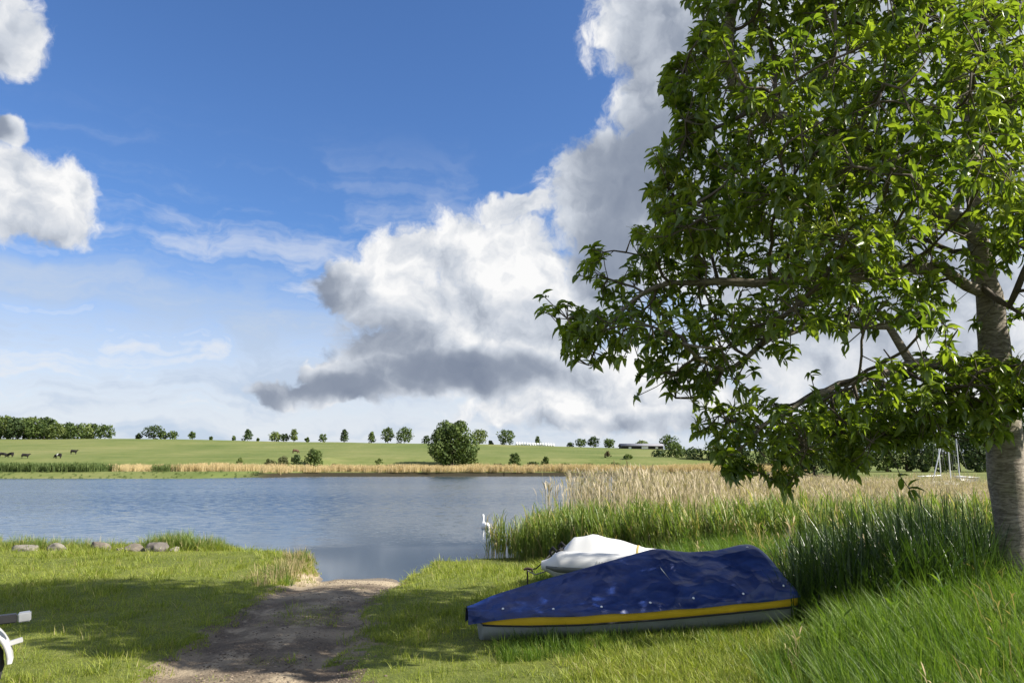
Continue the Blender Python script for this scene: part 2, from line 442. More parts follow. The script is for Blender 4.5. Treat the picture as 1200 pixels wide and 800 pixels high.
# ------------------------------------------------------------------ blades and scattering
def blades(n, h, w, spread, lean=.4, nseg=3, seed=0, bias=(0, 0), up=0., taper=.8, kink=0.):
    """n blades round the origin, one mesh: (verts, [tris, quads], rnd)"""
    r = np.random.default_rng(seed)
    a = r.uniform(0, 2 * np.pi, n); rad = spread * np.sqrt(r.uniform(0, 1, n))
    base = np.stack([np.cos(a) * rad, np.sin(a) * rad, np.full(n, -.02)], 1)
    H = r.uniform(h[0], h[1], n); W = r.uniform(w[0], w[1], n)
    az = a + r.normal(0, .9, n)
    L = np.abs(r.normal(0, lean, n)) + .05
    ld = np.stack([np.cos(az) * L + bias[0], np.sin(az) * L + bias[1], np.zeros(n)], 1)
    tw = az + np.pi / 2 + r.normal(0, .5, n)
    wd = np.stack([np.cos(tw), np.sin(tw), np.zeros(n)], 1)
    vs_, per = [], 2 * nseg + 1
    for k in range(nseg + 1):
        s = k / nseg
        c = base + np.array([0, 0, 1]) * (H * (s - up * s * s * np.linalg.norm(ld, axis=1)))[:, None] + ld * (H * s ** 1.9)[:, None]
        if k == nseg: vs_.append(c[:, None, :])
        else:
            ww = (W * .5 * (1 - s ** 1.6 * taper))[:, None]
            vs_.append(np.stack([c - wd * ww, c + wd * ww], 1))
    V_ = np.concatenate(vs_, 1).reshape(-1, 3)
    o_ = (np.arange(n) * per)[:, None]
    quads = [o_ + np.array([2 * k, 2 * k + 1, 2 * k + 3, 2 * k + 2]) for k in range(nseg - 1)]
    quads = np.concatenate(quads) if quads else np.zeros((0, 4), int)
    tris = o_ + np.array([2 * nseg - 2, 2 * nseg - 1, 2 * nseg])
    return V_, [tris, quads], np.repeat(r.uniform(0, 1, n), per)

def merge(parts):
    V_, T_, Q_, R_, off = [], [], [], [], 0
    for v, (t_, q_), r in parts:
        V_.append(v); T_.append(t_ + off); Q_.append(q_ + off); R_.append(r); off += len(v)
    return np.concatenate(V_), [np.concatenate(T_), np.concatenate(Q_)], np.concatenate(R_)

def reed_stand(n, h, spread, seed, plume=True, leaves=True, leafn=3, stalk_w=.012, leaf_w=.02, bend=.07):
    """upright stalks, each with a few narrow leaves and a feathery head"""
    r = np.random.default_rng(seed)
    V_, T_, Q_, R_ = [], [], [], []
    def strip(pts, ws, wdir, rn):
        o_ = sum(len(v) for v in V_)
        pts = np.array(pts); ws = np.array(ws)[:, None]
        vv = np.empty((len(pts) * 2, 3)); vv[0::2] = pts - wdir * ws; vv[1::2] = pts + wdir * ws
        V_.append(vv); R_.append(np.full(len(vv), rn))
        for k in range(len(pts) - 1): Q_.append([o_ + 2 * k, o_ + 2 * k + 1, o_ + 2 * k + 3, o_ + 2 * k + 2])
    for i in range(n):
        a = r.uniform(0, 6.283); rad = spread * math.sqrt(r.uniform())
        b = np.array([math.cos(a) * rad, math.sin(a) * rad, -.05]); H = r.uniform(*h)
        ta = r.uniform(0, 6.283); tl = np.array([math.cos(ta), math.sin(ta), 0]) * abs(r.normal(0, bend)) * H
        wa = r.uniform(0, 3.14); wd = np.array([math.cos(wa), math.sin(wa), 0]); rn = r.uniform()
        P = lambda s: b + np.array([0, 0, H * s]) + tl * s * s
        strip([P(0), P(.5), P(1)], [stalk_w * .5, stalk_w * .45, stalk_w * .25], wd, rn)
        if plume:
            pd = np.array([math.cos(ta), math.sin(ta), 0])
            strip([P(.9), P(.95) + pd * .02, P(1.0) + pd * .05, P(1.02) + pd * .09], [.004, .013, .011, .003], wd, rn)
        if leaves:
            for k in range(leafn):
                s0 = r.uniform(.15, .8); la = r.uniform(0, 6.283); ll = r.uniform(.25, .5) * min(1., H)
                ld = np.array([math.cos(la), math.sin(la), 0]); p0 = P(s0); wd2 = np.array([-ld[1], ld[0], 0])
                strip([p0, p0 + ld * ll * .14 + np.array([0, 0, ll * .5]), p0 + ld * ll * .32 + np.array([0, 0, ll * .85]), p0 + ld * ll * .6 + np.array([0, 0, ll * 1.02])],
                      [leaf_w * .35, leaf_w * .5, leaf_w * .35, .001], wd2, min(1, rn + r.uniform(-.15, .15)))
    return np.concatenate(V_), [np.zeros((0, 3), int), np.array(Q_)], np.clip(np.concatenate(R_), 0, 1)

def scatter(name, label, cat, pts, scl, yaw, variants, pick, tilt=None):
    """one 'stuff' object whose points each carry one clump of the given meshes"""
    n = len(pts)
    me = bpy.data.meshes.new(name)
    me.vertices.add(n); me.vertices.foreach_set('co', np.asarray(pts, np.float32).ravel())
    me.attributes.new('scl', 'FLOAT', 'POINT').data.foreach_set('value', np.asarray(scl, np.float32))
    rot = np.zeros((n, 3), np.float32); rot[:, 2] = yaw
    if tilt is not None: rot[:, 0] = tilt[:, 0]; rot[:, 1] = tilt[:, 1]
    me.attributes.new('rot', 'FLOAT_VECTOR', 'POINT').data.foreach_set('vector', rot.ravel())
    me.attributes.new('pick', 'INT', 'POINT').data.foreach_set('value', np.asarray(pick, np.int32))
    for m_ in dict.fromkeys(v.materials[0] for v in variants): me.materials.append(m_)
    o = link(name, me); tag(o, label, cat, kind='stuff')
    g = bpy.data.node_groups.new(name, 'GeometryNodeTree')
    g.interface.new_socket('Geometry', in_out='INPUT', socket_type='NodeSocketGeometry')
    g.interface.new_socket('Geometry', in_out='OUTPUT', socket_type='NodeSocketGeometry')
    N, L = g.nodes, g.links
    gi = N.new('NodeGroupInput'); go = N.new('NodeGroupOutput')
    jn = N.new('GeometryNodeJoinGeometry')
    for vm in reversed(variants):
        src = bpy.data.objects.new(name + '_clump', vm)      # never linked: only its mesh is used
        oi = N.new('GeometryNodeObjectInfo'); oi.inputs['Object'].default_value = src
        oi.inputs['As Instance'].default_value = False
        gti = N.new('GeometryNodeGeometryToInstance')
        L.new(oi.outputs['Geometry'], gti.inputs[0]); L.new(gti.outputs[0], jn.inputs[0])
    ip = N.new('GeometryNodeInstanceOnPoints')
    def at_(nm, ty):
        a = N.new('GeometryNodeInputNamedAttribute'); a.data_type = ty; a.inputs['Name'].default_value = nm; return a.outputs[0]
    L.new(gi.outputs[0], ip.inputs['Points']); L.new(jn.outputs[0], ip.inputs['Instance'])
    ip.inputs['Pick Instance'].default_value = True
    L.new(at_('pick', 'INT'), ip.inputs['Instance Index'])
    L.new(at_('rot', 'FLOAT_VECTOR'), ip.inputs['Rotation']); L.new(at_('scl', 'FLOAT'), ip.inputs['Scale'])
    L.new(ip.outputs[0], go.inputs[0])
    md = o.modifiers.new('scatter', 'NODES'); md.node_group = g
    return o

def sample(n, x0, x1, y0, y1, dens, seed):
    """rejection sampling in plan with a density function 0..1"""
    r = np.random.default_rng(seed)
    x = r.uniform(x0, x1, n); y = r.uniform(y0, y1, n)
    k = r.uniform(0, 1, n) < dens(x, y)
    x, y = x[k], y[k]
    return np.stack([x, y, height(x, y)], 1), r
def in_view(x, y, pad=1.2):
    return (np.abs(x) < .70 * y + pad) & (y > 3.6)

m_blade = leaf_mat('lawn_blade', (.108, .152, .020), (.320, .355, .060), .42, .5, .3, 'rnd', .9, True, dry=((.34, .29, .13), 1.04))
m_tall = leaf_mat('tall_grass_blade', (.034, .086, .012), (.160, .235, .036), .42, .5, .25, 'rnd', 1.6, True, dry=((.36, .32, .15), 1.16))
m_iris = leaf_mat('sedge_blade', (.015, .036, .008), (.060, .104, .017), .30, .38, .5, 'rnd', 2., True, dry=((.30, .26, .12), 1.25))
m_reed = leaf_mat('green_reed_blade', (.090, .150, .028), (.235, .290, .070), .38, .5, .35, 'rnd', .6, True, dry=((.46, .37, .20), .98))
m_dead = leaf_mat('dead_reed_stalk', (.27, .215, .14), (.56, .475, .34), .25, .7, .2, 'rnd', .4, True)
m_farreed = leaf_mat('far_reed_stalk', (.36, .27, .145), (.62, .50, .29), .2, .8, .1, 'rnd', .12, True)
m_fargreen = leaf_mat('far_green_reed', (.070, .115, .036), (.165, .210, .075), .3, .7, .2, 'rnd', .1, True)

def mesh_of(nm, d, mat): return np_mesh(nm, d[0], d[1], mat, attrs={'rnd': d[2]})
# mown lawn
lawn_var = [mesh_of('lawn_tuft', blades(36, (.014, .036), (.004, .007), .085, .5, 2, 10 + k), m_blade) for k in range(5)]
lawn_var += [mesh_of('lawn_tuft', blades(22, (.05, .13), (.004, .008), .09, .6, 3, 40 + k, up=.2), m_blade) for k in range(3)]
def boat_zone(x, y): return (x > -.2) & (x < 2.45) & (np.abs(y - (7.72 + .25 * x)) < np.interp(x, [-.2, .4, 2.4], [.15, .36, .42]))
def lawn_d(x, y):
    d = np.interp(y, [4, 7, 10, 14, 19.5], [1, .8, .42, .22, .13])
    tm = track_mask(x, y)
    mid = np.exp(-((x - (np.interp(y, TRK_Y, TRK_L) + np.interp(y, TRK_Y, TRK_R)) / 2 - .1) / .28) ** 2) * sstep(fbm(x, y, .8, 3, 21), .50, .62) * sstep(y, 11.5, 9.5)
    edge = sstep(fbm(x, y, 2.0, 3, 33), .42, .62)
    d = d * np.clip((1 - tm) + tm * .6 * np.maximum(mid, edge * (1 - sstep(tm, .5, .98))), 0, 1)
    d = np.where(boat_zone(x, y), 0, d)
    return d * in_view(x, y) * (height(x, y) > -.5) * np.where(x > 1.2, y < 16, True)
pts, r = sample(330000, -15, 9, 3.6, 20, lawn_d, 1)
n = len(pts)
longp = fbm(pts[:, 0], pts[:, 1], .9, 3, 71)
# lush tufts where the mower does not reach: along the bank, by the boats and right of the track
rough_ = sstep(pts[:, 0], .2, 1.4) + sstep(pts[:, 1], 16.6, 17.6) * (pts[:, 0] < -4) + .25 * sstep(longp, .55, .7)
pick = np.where(r.uniform(0, 1, n) < .025 + .7 * np.clip(rough_, 0, 1), 5 + r.integers(0, 3, n), r.integers(0, 5, n))
scl = r.uniform(.7, 1.25, n) * np.interp(pts[:, 1], [5, 10, 19], [.8, 1.2, 1.7]) * (1 + .45 * sstep(pts[:, 0], .3, 1.6))
scatter('lawn_grass', 'short sunlit grass covering the lawn on both sides of the gravel track', 'grass', pts, scl, r.uniform(0, 6.28, n), lawn_var, pick)

# dry grass fringing the cut bank at the slipway corner
def bank_d(x, y):
    l = np.interp(y, TRK_Y, TRK_L)
    return np.exp(-((x - l + .12) / .22) ** 2) * sstep(y, 11.2, 12.6) * (1 - sstep(y, 15.3, 16.0))
m_dry = leaf_mat('dry_bank_grass', (.22, .17, .09), (.44, .36, .20), .25, .7, .2, 'rnd', 2., True)
dry_var = [mesh_of('dry_tuft', blades(22, (.08, .26), (.005, .010), .10, .5, 3, 300 + k, up=.3), m_dry if k < 2 else m_tall) for k in range(3)]
pts, r = sample(2600, -5.5, -2.5, 11, 17.5, bank_d, 77)
n = len(pts)
scatter('bank_grass', 'dry straw coloured grass hanging over the cut bank by the slipway', 'grass', pts, r.uniform(.7, 1.2, n), r.uniform(0, 6.28, n), dry_var, r.integers(0, 3, n))

# tall grass in the right foreground, round the boat and the trunk
tall_var = [mesh_of('tall_tuft', blades(30, (.30, .72), (.006, .012), .12, .32, 4, 60 + k, bias=(-.22, -.05), up=.35), m_tall) for k in range(4)]
tall_var += [mesh_of('mid_tuft', blades(28, (.12, .34), (.005, .010), .11, .40, 3, 80 + k, bias=(-.12, 0), up=.3), m_tall) for k in range(3)]
tall_var += [mesh_of('seeding_tuft', reed_stand(5, (.45, .85), .12, 95 + k, True, True, 2, .005, .012, .16), m_tall if k else m_dry) for k in range(2)]
def edge_x(y): return np.interp(y, [3.6, 5.4, 6.2, 6.9, 7.2, 8.3, 9, 14], [1.1, 1.5, 1.75, 2.0, 2.45, 2.9, 2.5, 2.0])
def tall_d(x, y):
    d = sstep(x - edge_x(y) + (fbm(x, y, 1.4, 2, 4) - .5) * .6, -.25, .45)
    side = (x > -.15) & (x < 2.9) & (np.abs(y - (7.05 + .20 * x)) < .34)
    d = np.maximum(d, np.where(side, .75, 0))
    back = (x > .4) & (y > 8.15) & (y < 14.5)
    d = np.maximum(d, np.where(back, .45 * sstep(fbm(x, y, .8, 2, 14), .35, .6) + .18 * sstep(x, .8, 2.2), 0))
    return np.where(boat_zone(x, y), 0, d) * in_view(x, y, 1.6) * np.where((x > 5.15) & (x < 5.6) & (np.abs(y - 8.4) < .2), 0, 1)
pts, r = sample(17000, -1, 11, 3.6, 14.5, tall_d, 2)
n = len(pts)
tallness = sstep(pts[:, 0] - edge_x(pts[:, 1]), -.1, 1.3)
pick = np.where(r.uniform(0, 1, n) < tallness * np.where(pts[:, 1] > 9.5, .5, .95), r.integers(0, 4, n), 4 + r.integers(0, 3, n))
pick = np.where(r.uniform(0, 1, n) < .018 * (.3 + tallness), 7 + r.integers(0, 2, n), pick)
scl = r.uniform(.55, 1.15, n) * (.78 + .32 * tallness) * np.interp(pts[:, 1], [4, 6, 8.5], [.62, .82, 1.0])
scatter('tall_grass', 'lush tall green grass in the right foreground round the covered boat', 'grass', pts, scl, r.uniform(-1.1, 1.1, n), tall_var, pick)

# broad dark sedge between the stern of the covered boat and the tree
sedge_var = [mesh_of('sedge_clump', blades(20, (.65, 1.45), (.012, .028), .13, .30, 5, 120 + k, bias=(-.05, 0), up=.45, taper=.85), m_iris) for k in range(4)]
def sedge_d(x, y):
    px = 600 + 900 * x / y
    return sstep(px, 890, 925) * (1 - sstep(px, 1135, 1170)) * sstep(y, 7.7, 8.1) * (1 - sstep(y, 10.6, 11.6)) * (.45 + .55 * (fbm(x, y, 1.3, 2, 8) > .42))
pts, r = sample(1700, 2.4, 7.6, 7.6, 11.6, sedge_d, 3)
n = len(pts)
scl = r.uniform(.62, 1.0, n) * np.interp(600 + 900 * pts[:, 0] / pts[:, 1], [905, 985, 1060, 1150], [.72, 1.02, 1.10, .95])
scatter('sedge_clump', 'dark broad bladed sedge growing between the boat stern and the tree trunk', 'sedge', pts, scl, r.uniform(0, 6.28, n), sedge_var, r.integers(0, 4, n))

# green reeds at the near edge of the bed
reed_var = [mesh_of('reed_clump', reed_stand(20, (.70, 1.25), .24, 150 + k, False, True, 4, .012, .022, .06), m_reed) for k in range(4)]
def reed_front(x): return np.interp(x, [-.5, 0, 2, 5, 9, 20], [17.6, 17.3, 15.2, 13.8, 12.8, 14])
def reed_d(x, y):
    s = y - reed_front(x)
    left = x - np.interp(y, [17, 18, 20, 24, 30], [-.35, -.25, .1, 2.3, 4.8])
    return sstep(s, -.1, .5) * (1 - .9 * sstep(s, 2.5, 7)) * sstep(left + (fbm(x, y, 1, 2, 6) - .5) * .7, -.1, .4)
pts, r = sample(5200, -1, 24, 12.5, 27, reed_d, 4)
n = len(pts)
pts[:, 2] = np.maximum(pts[:, 2], WATER_Z - .25)
scl = r.uniform(.75, 1.15, n) * np.interp(pts[:, 0], [-.3, .6, 2, 4], [.76, .88, .92, .92])
scatter('green_reeds', 'fresh green reeds at the water edge behind the white dinghy', 'reeds', pts, scl, r.uniform(0, 6.28, n), reed_var, r.integers(0, 4, n))

# last year's dead reeds standing behind them
dead_var = [mesh_of('dead_reed_clump', reed_stand(13, (1.35, 2.15), .30, 180 + k, True, True, 1, .013, .016, .06), m_dead) for k in range(4)]
def dead_d(x, y):
    s = y - reed_front(x)
    left = x - np.interp(y, [17, 20, 25, 32, 45], [.2, .5, 1.5, 2.4, 4.0])
    d = sstep(s, 1.2, 4.5) * (.16 * sstep(left, -.2, .6) + .84 * sstep(left, 1.5, 6.0))
    d = d * np.interp(y, [14, 22, 45, 60], [1, 1, .6, .3])
    return d * np.where((x - x_right(y) > 17) & (y > 40), 0, 1) * (x < .74 * y + 2)
pts, r = sample(15000, 0, 40, 14, 58, dead_d, 5)
n = len(pts)
pts[:, 2] = np.maximum(pts[:, 2], WATER_Z - .15)
scl = r.uniform(.62, .95, n) * np.interp(pts[:, 0] / pts[:, 1], [.0, .14, .24, .45, .62], [1.2, 1.15, .92, .76, .62])
scatter('dead_reeds', 'tall straw coloured dead reeds standing between the green reeds and the lake', 'reeds', pts, scl, r.uniform(0, 6.28, n), dead_var, r.integers(0, 4, n))

# reeds along the far shore
far_var = [mesh_of('far_reed_clump', reed_stand(34, (1.3, 2.1), .75, 210 + k, True, False, 0, .05, .05, .10), m_farreed) for k in range(4)]
def far_d(x, y):
    b = y - far_shore(x); lo = np.where(x < -44, 14, 1.6); hi = np.where(x < -44, 25, 10)
    return (b > lo - 1.5 * vnoise(x, y * 0, .45, 5)) & (b < hi) & (np.abs(x) < .72 * y) & (x < 60)
pts, r = sample(16000, -125, 60, 120, 166, far_d, 6)
n = len(pts)
scatter('far_reeds', 'long band of straw coloured dead reeds along the far shore', 'reeds', pts, r.uniform(.7, 1.1, n) * (.5 + .3 * fbm(pts[:, 0], pts[:, 1], .15, 2, 3)), r.uniform(0, 6.28, n), far_var, r.integers(0, 4, n))
farg_var = [mesh_of('far_green_reed_clump', reed_stand(30, (.9, 1.5), .75, 240 + k, False, True, 2, .04, .07, .10), m_fargreen) for k in range(3)]
def farg_d(x, y):
    b = y - far_shore(x)
    band = (b > 8) & (b < 14.5) & (x < -40)
    turf = (b > .5) & (b < 8) & (x < -42)
    return np.where(band, sstep(fbm(x, y, .06, 2, 2), .3, .42), np.where(turf, .10, 0)) * (np.abs(x) < .72 * y)
pts, r = sample(9000, -125, -36, 118, 150, farg_d, 8)
n = len(pts)
b_ = pts[:, 1] - far_shore(pts[:, 0])
scatter('far_green_reeds', 'green reeds below the straw band on the far left shore', 'reeds', pts, r.uniform(.8, 1.15, n) * np.where(b_ < 8, .25, 1), r.uniform(0, 6.28, n), farg_var, r.integers(0, 3, n))
# ------------------------------------------------------------------ the chestnut tree
def inside_poly(px, py, poly):
    c = np.zeros(len(px), bool); n = len(poly)
    for i in range(n):
        x1, y1 = poly[i]; x2, y2 = poly[(i + 1) % n]
        k = ((y1 > py) != (y2 > py)) & (px < (x2 - x1) * (py - y1) / (y2 - y1 + 1e-9) + x1)
        c ^= k
    return c
def edge_dist(px, py, poly):
    d = np.full(len(px), 1e9); n = len(poly)
    for i in range(n):
        a = np.array(poly[i], float); b = np.array(poly[(i + 1) % n], float); ab = b - a
        t_ = np.clip(((px - a[0]) * ab[0] + (py - a[1]) * ab[1]) / (ab @ ab), 0, 1)
        d = np.minimum(d, np.hypot(px - a[0] - t_ * ab[0], py - a[1] - t_ * ab[1]))
    return d
CROWN = [(815, -60), (785, 50), (778, 100), (800, 150), (790, 190), (742, 232), (722, 258), (715, 285), (655, 316), (640, 345), (668, 372), (668, 405), (695, 428),
         (692, 462), (740, 478), (800, 440), (830, 470), (820, 510), (838, 538), (885, 556), (925, 578), (952, 552), (1030, 534), (1070, 505), (1110, 490), (1150, 505),
         (1185, 470), (1240, 480), (1320, 450), (1370, 360), (1390, 250), (1380, 90), (1340, -60), (1280, -170), (1200, -240), (1110, -290), (980, -230), (880, -150)]
GAPS = [([(850, 405), (930, 385), (1060, 382), (1120, 392), (1090, 420), (1000, 452), (930, 470), (850, 468)], .10),
        ([(1150, 300), (1230, 300), (1230, 430), (1150, 420)], .22), ([(1085, 215), (1150, 235), (1170, 425), (1110, 415), (1100, 300)], .28), ([(985, 225), (1100, 235), (1095, 262), (990, 250)], .45),
        ([(815, 490), (1000, 500), (960, 600), (820, 600)], .6), ([(700, 440), (850, 440), (850, 500), (760, 500)], .45), ([(870, 330), (1010, 350), (1010, 385), (870, 375)], .6)]
KY = .925
TREE = Vector((5.80 * KY, 9.1 * KY, 0)); TREE.z = hz1(5.80 * KY, 9.1 * KY) - .05
def atk(px, py, Y): return at(px, py, Y * KY)
def crown_points(n, seed):
    r = np.random.default_rng(seed)
    px = r.uniform(630, 1710, n); py = r.uniform(-350, 600, n)
    jx = (fbm(px, py, .022, 2, 51) - .5) * 95; jy = (fbm(px, py, .022, 2, 52) - .5) * 95     # ragged outline
    k = inside_poly(px + jx, py + jy, CROWN)
    for poly, pr in GAPS: k &= ~(inside_poly(px, py, poly) & (r.uniform(0, 1, n) > pr))
    k &= (px < 1200) | (r.uniform(0, 1, n) < .55)
    px, py = px[k], py[k]
    T = 2.35 * np.sqrt(np.clip(edge_dist(px, py, CROWN) / 230, .02, 1))
    low = np.clip((py - 400) / 150, 0, 1)
    Y = (8.3 + r.uniform(-1, 1, len(px)) * T * (1 - .35 * low) - .2 * low) * KY
    out = np.array([at(a, b, c) for a, b, c in zip(px, py, Y)])
    # leaves gather in layered pads with open air between
    nz = .5 * vnoise(out[:, 0] + 40, out[:, 2] * 1.5 + out[:, 1] * .35, 1.15, 3) + .5 * vnoise(out[:, 1] + 40 + .3 * out[:, 0], out[:, 2] * 1.4, 1.25, 9)
    return out[(out[:, 2] > 1.35) & (r.uniform(0, 1, len(out)) < sstep(nz, .38, .56) + .025)]
ATT = crown_points(7000, 21)
shoot = np.array([atk(a, b, 8.3) for a, b in ((1052, 588), (1072, 584), (1095, 590), (1080, 600), (1062, 575), (1048, 560), (1042, 545))])
def front_clump(n, seed):      # the low spray that hangs before the trunk
    r = np.random.default_rng(seed)
    return np.array([atk(1135 + 62 * a, 462 + 48 * b - 14 * a, 8.05 + .45 * c) for a, b, c in r.uniform(-1, 1, (n, 3)) if a * a + b * b < 1])
ATT = np.concatenate([ATT, shoot, front_clump(70, 4)])
# leader and the first limbs are set out by hand, the rest grows towards the light
nodes = []; parent = []
def add(p, par): nodes.append(np.array(p, float)); parent.append(par); return len(nodes) - 1
def polyline(pts, par, step=.16):
    last = par
    for a, b in zip(pts[:-1], pts[1:]):
        a, b = np.array(a, float), np.array(b, float); m_ = max(1, int(np.linalg.norm(b - a) / step))
        for k in range(1, m_ + 1):
            s = k / m_; q = a + (b - a) * s + RNG.normal(0, .012, 3); last = add(q, last)
    return last
root = add(TREE, -1)
lead = [tuple(TREE)] + [(a * KY, b * KY, CAM_Z + (c - CAM_Z) * KY) for a, b, c in ((5.80, 9.1, 1.2), (5.76, 9.08, 2.5), (5.70, 9.0, 3.6), (5.55, 8.9, 4.7), (5.55, 8.8, 5.8), (5.45, 8.9, 7.0), (5.5, 8.8, 8.4))]
polyline(lead, root)
def near_node(p): return int(np.argmin(np.linalg.norm(np.array(nodes) - np.array(p), axis=1)))
for pts in ([atk(1145, 345, 8.98), atk(1105, 312, 8.7), atk(1010, 325, 8.4), atk(905, 330, 8.5), atk(800, 330, 8.7)],
            [atk(1160, 440, 9.05), atk(1080, 425, 8.8), atk(1000, 445, 8.4), atk(940, 470, 8.2), atk(890, 500, 8.1)],
            [atk(1165, 450, 9.05), atk(1210, 420, 8.9), atk(1300, 370, 8.7), atk(1420, 300, 8.6)],
            [atk(1128, 270, 8.9), atk(1040, 180, 8.6), atk(960, 150, 8.4), atk(880, 130, 8.4)],
            [atk(1135, 300, 9.0), atk(1060, 275, 9.6), atk(960, 240, 9.9)],
            [atk(1140, 330, 9.0), atk(1180, 360, 8.6), atk(1210, 300, 8.3), atk(1260, 200, 8.2)],
            [atk(1115, 250, 8.9), atk(1160, 150, 9.3), atk(1240, 30, 9.5)],
            [atk(1060, 385, 8.75), atk(960, 380, 8.6), atk(905, 395, 8.4), atk(860, 430, 8.3)]):
    pts = [tuple(p) for p in pts]
    polyline(pts, near_node(pts[0]))
def colonise(att, step=.15, infl=2.6, kill=.27, iters=70):
    att = np.array(att); N_ = len(att)
    P_ = np.array(nodes); near = np.full(N_, -1); nd = np.full(N_, 1e9)
    for s in range(0, len(P_), 64):
        d = np.linalg.norm(att[:, None] - P_[None, s:s + 64], axis=2); j = d.argmin(1); dm = d[np.arange(N_), j]
        u = dm < nd; nd[u] = dm[u]; near[u] = j[u] + s
    alive = nd > kill
    kids = {}
    for it in range(iters):
        act = np.where(alive & (nd < infl))[0]
        if len(act) == 0: break
        grp = {}
        for a in act: grp.setdefault(near[a], []).append(a)
        new = []
        for ni, al in grp.items():
            v = att[al] - nodes[ni]; v = (v / np.linalg.norm(v, axis=1)[:, None]).sum(0)
            if np.linalg.norm(v) < .05: v = RNG.normal(0, 1, 3)
            v = v / np.linalg.norm(v)
            if parent[ni] >= 0:
                pv = nodes[ni] - nodes[parent[ni]]; v = v + .35 * pv / (np.linalg.norm(pv) + 1e-6)
            v = v + RNG.normal(0, .12, 3); v /= np.linalg.norm(v)
            q = nodes[ni] + v * step
            if kids.get(ni, 0) > 3: alive[al] = False; continue
            kids[ni] = kids.get(ni, 0) + 1
            new.append(add(q, ni))
        if not new: break
        NP = np.array([nodes[k] for k in new])
        for s in range(0, len(NP), 64):
            d = np.linalg.norm(att[:, None] - NP[None, s:s + 64], axis=2); j = d.argmin(1); dm = d[np.arange(N_), j]
            u = dm < nd; nd[u] = dm[u]; near[u] = np.array(new)[j[u] + s]
        alive &= nd > kill
colonise(ATT)
# a finer layer of side twigs fills the crown between the grown ones
kd = kdtree.KDTree(len(nodes))
for i, q in enumerate(nodes): kd.insert(q, i)
kd.balance()
for q in np.concatenate([crown_points(24000, 22), front_clump(170, 6)]):
    co, i, d = kd.find(q)
    if d > 1.0 or d < .06: continue
    base_ = nodes[i]; m_ = (base_ + q) / 2 + RNG.normal(0, .05 * d, 3); m_[2] -= .06 * d
    last = add(m_, i) if d > .25 else i
    add(q, last)
NP = np.array(nodes); NN = len(NP); parent = np.array(parent)
ch = [[] for _ in range(NN)]
for i in range(1, NN): ch[parent[i]].append(i)
rad = np.zeros(NN)
for i in range(NN - 1, -1, -1):
    rad[i] = .0045 if not ch[i] else sum(rad[c] ** 2.35 for c in ch[i]) ** (1 / 2.35)
rad *= np.where(rad > .02, .135 / rad[0], 1) if rad[0] > 0 else 1
rad = np.clip(rad, .0042, .26)
# smooth the jump made by the scaling: no child thicker than its parent
for i in range(1, NN): rad[i] = min(rad[i], rad[parent[i]] * .995)

def tube(path, radii, sides, cap=True, flare=None):
    path = np.array(path); n_ = len(path)
    tg = np.gradient(path, axis=0); tg /= np.linalg.norm(tg, axis=1)[:, None] + 1e-9
    ref = np.array([1., 0, 0]) if abs(tg[0][0]) < .8 else np.array([0, 1., 0])
    u = np.cross(tg[0], ref); u /= np.linalg.norm(u); V_ = []
    for k in range(n_):
        u = u - tg[k] * (u @ tg[k]); u /= np.linalg.norm(u); w = np.cross(tg[k], u)
        for s in range(sides):
            a = 2 * math.pi * s / sides; rr = radii[k]
            if flare is not None: rr = rr * flare(k, a)
            V_.append(path[k] + (u * math.cos(a) + w * math.sin(a)) * rr)
    I_ = np.arange(n_ * sides).reshape(n_, sides)
    F_ = np.stack([I_[:-1], np.roll(I_[:-1], -1, 1), np.roll(I_[1:], -1, 1), I_[1:]], -1).reshape(-1, 4)
    T_ = np.zeros((0, 3), int)
    if cap:
        V_.append(path[-1] + tg[-1] * radii[-1]); e = len(V_) - 1
        T_ = np.array([[I_[-1][s], I_[-1][(s + 1) % sides], e] for s in range(sides)])
    return np.array(V_), F_, T_
chains = []; stack = [(0, -1)]
while stack:
    st_, pr = stack.pop()
    c = [pr] if pr >= 0 else []; cur = st_
    while True:
        c.append(cur)
        if not ch[cur]: break
        k = sorted(ch[cur], key=lambda j: -rad[j]); 
        for j in k[1:]: stack.append((j, cur))
        cur = k[0]
    chains.append(c)

m_bark, t, o = material('chestnut_bark')
tcn = t.n.new('ShaderNodeTexCoord').outputs['Object']
rings = t.noise(t.v('MULTIPLY', tcn, (9, 9, 38)), 1.0, 6, .7, 1.0)
blot = t.noise(tcn, 2.6, 5, .6)
fine = t.noise(t.v('MULTIPLY', tcn, (22, 22, 60)), 1., 4, .6)
c = t.mix(t.mr(rings, .36, .66), (.125, .104, .080), (.37, .325, .265))
c = t.mix(t.mr(blot, .45, .7), c, t.mix(1.0, c, (.72, .78, .62), 'MULTIPLY'))
c = t.mix(t.m('MULTIPLY', fine, .4), c, (.12, .10, .08))
t.l.new(pbsdf(t, c, .85, .25, 0, t.bump(t.m('ADD', rings, t.m('MULTIPLY', fine, .5)), .7, .012)), o.inputs[0])
m_twig = simple_mat('twig_bark', (.10, .082, .062), .8, .3, 0, .35, 9, .3, .004)

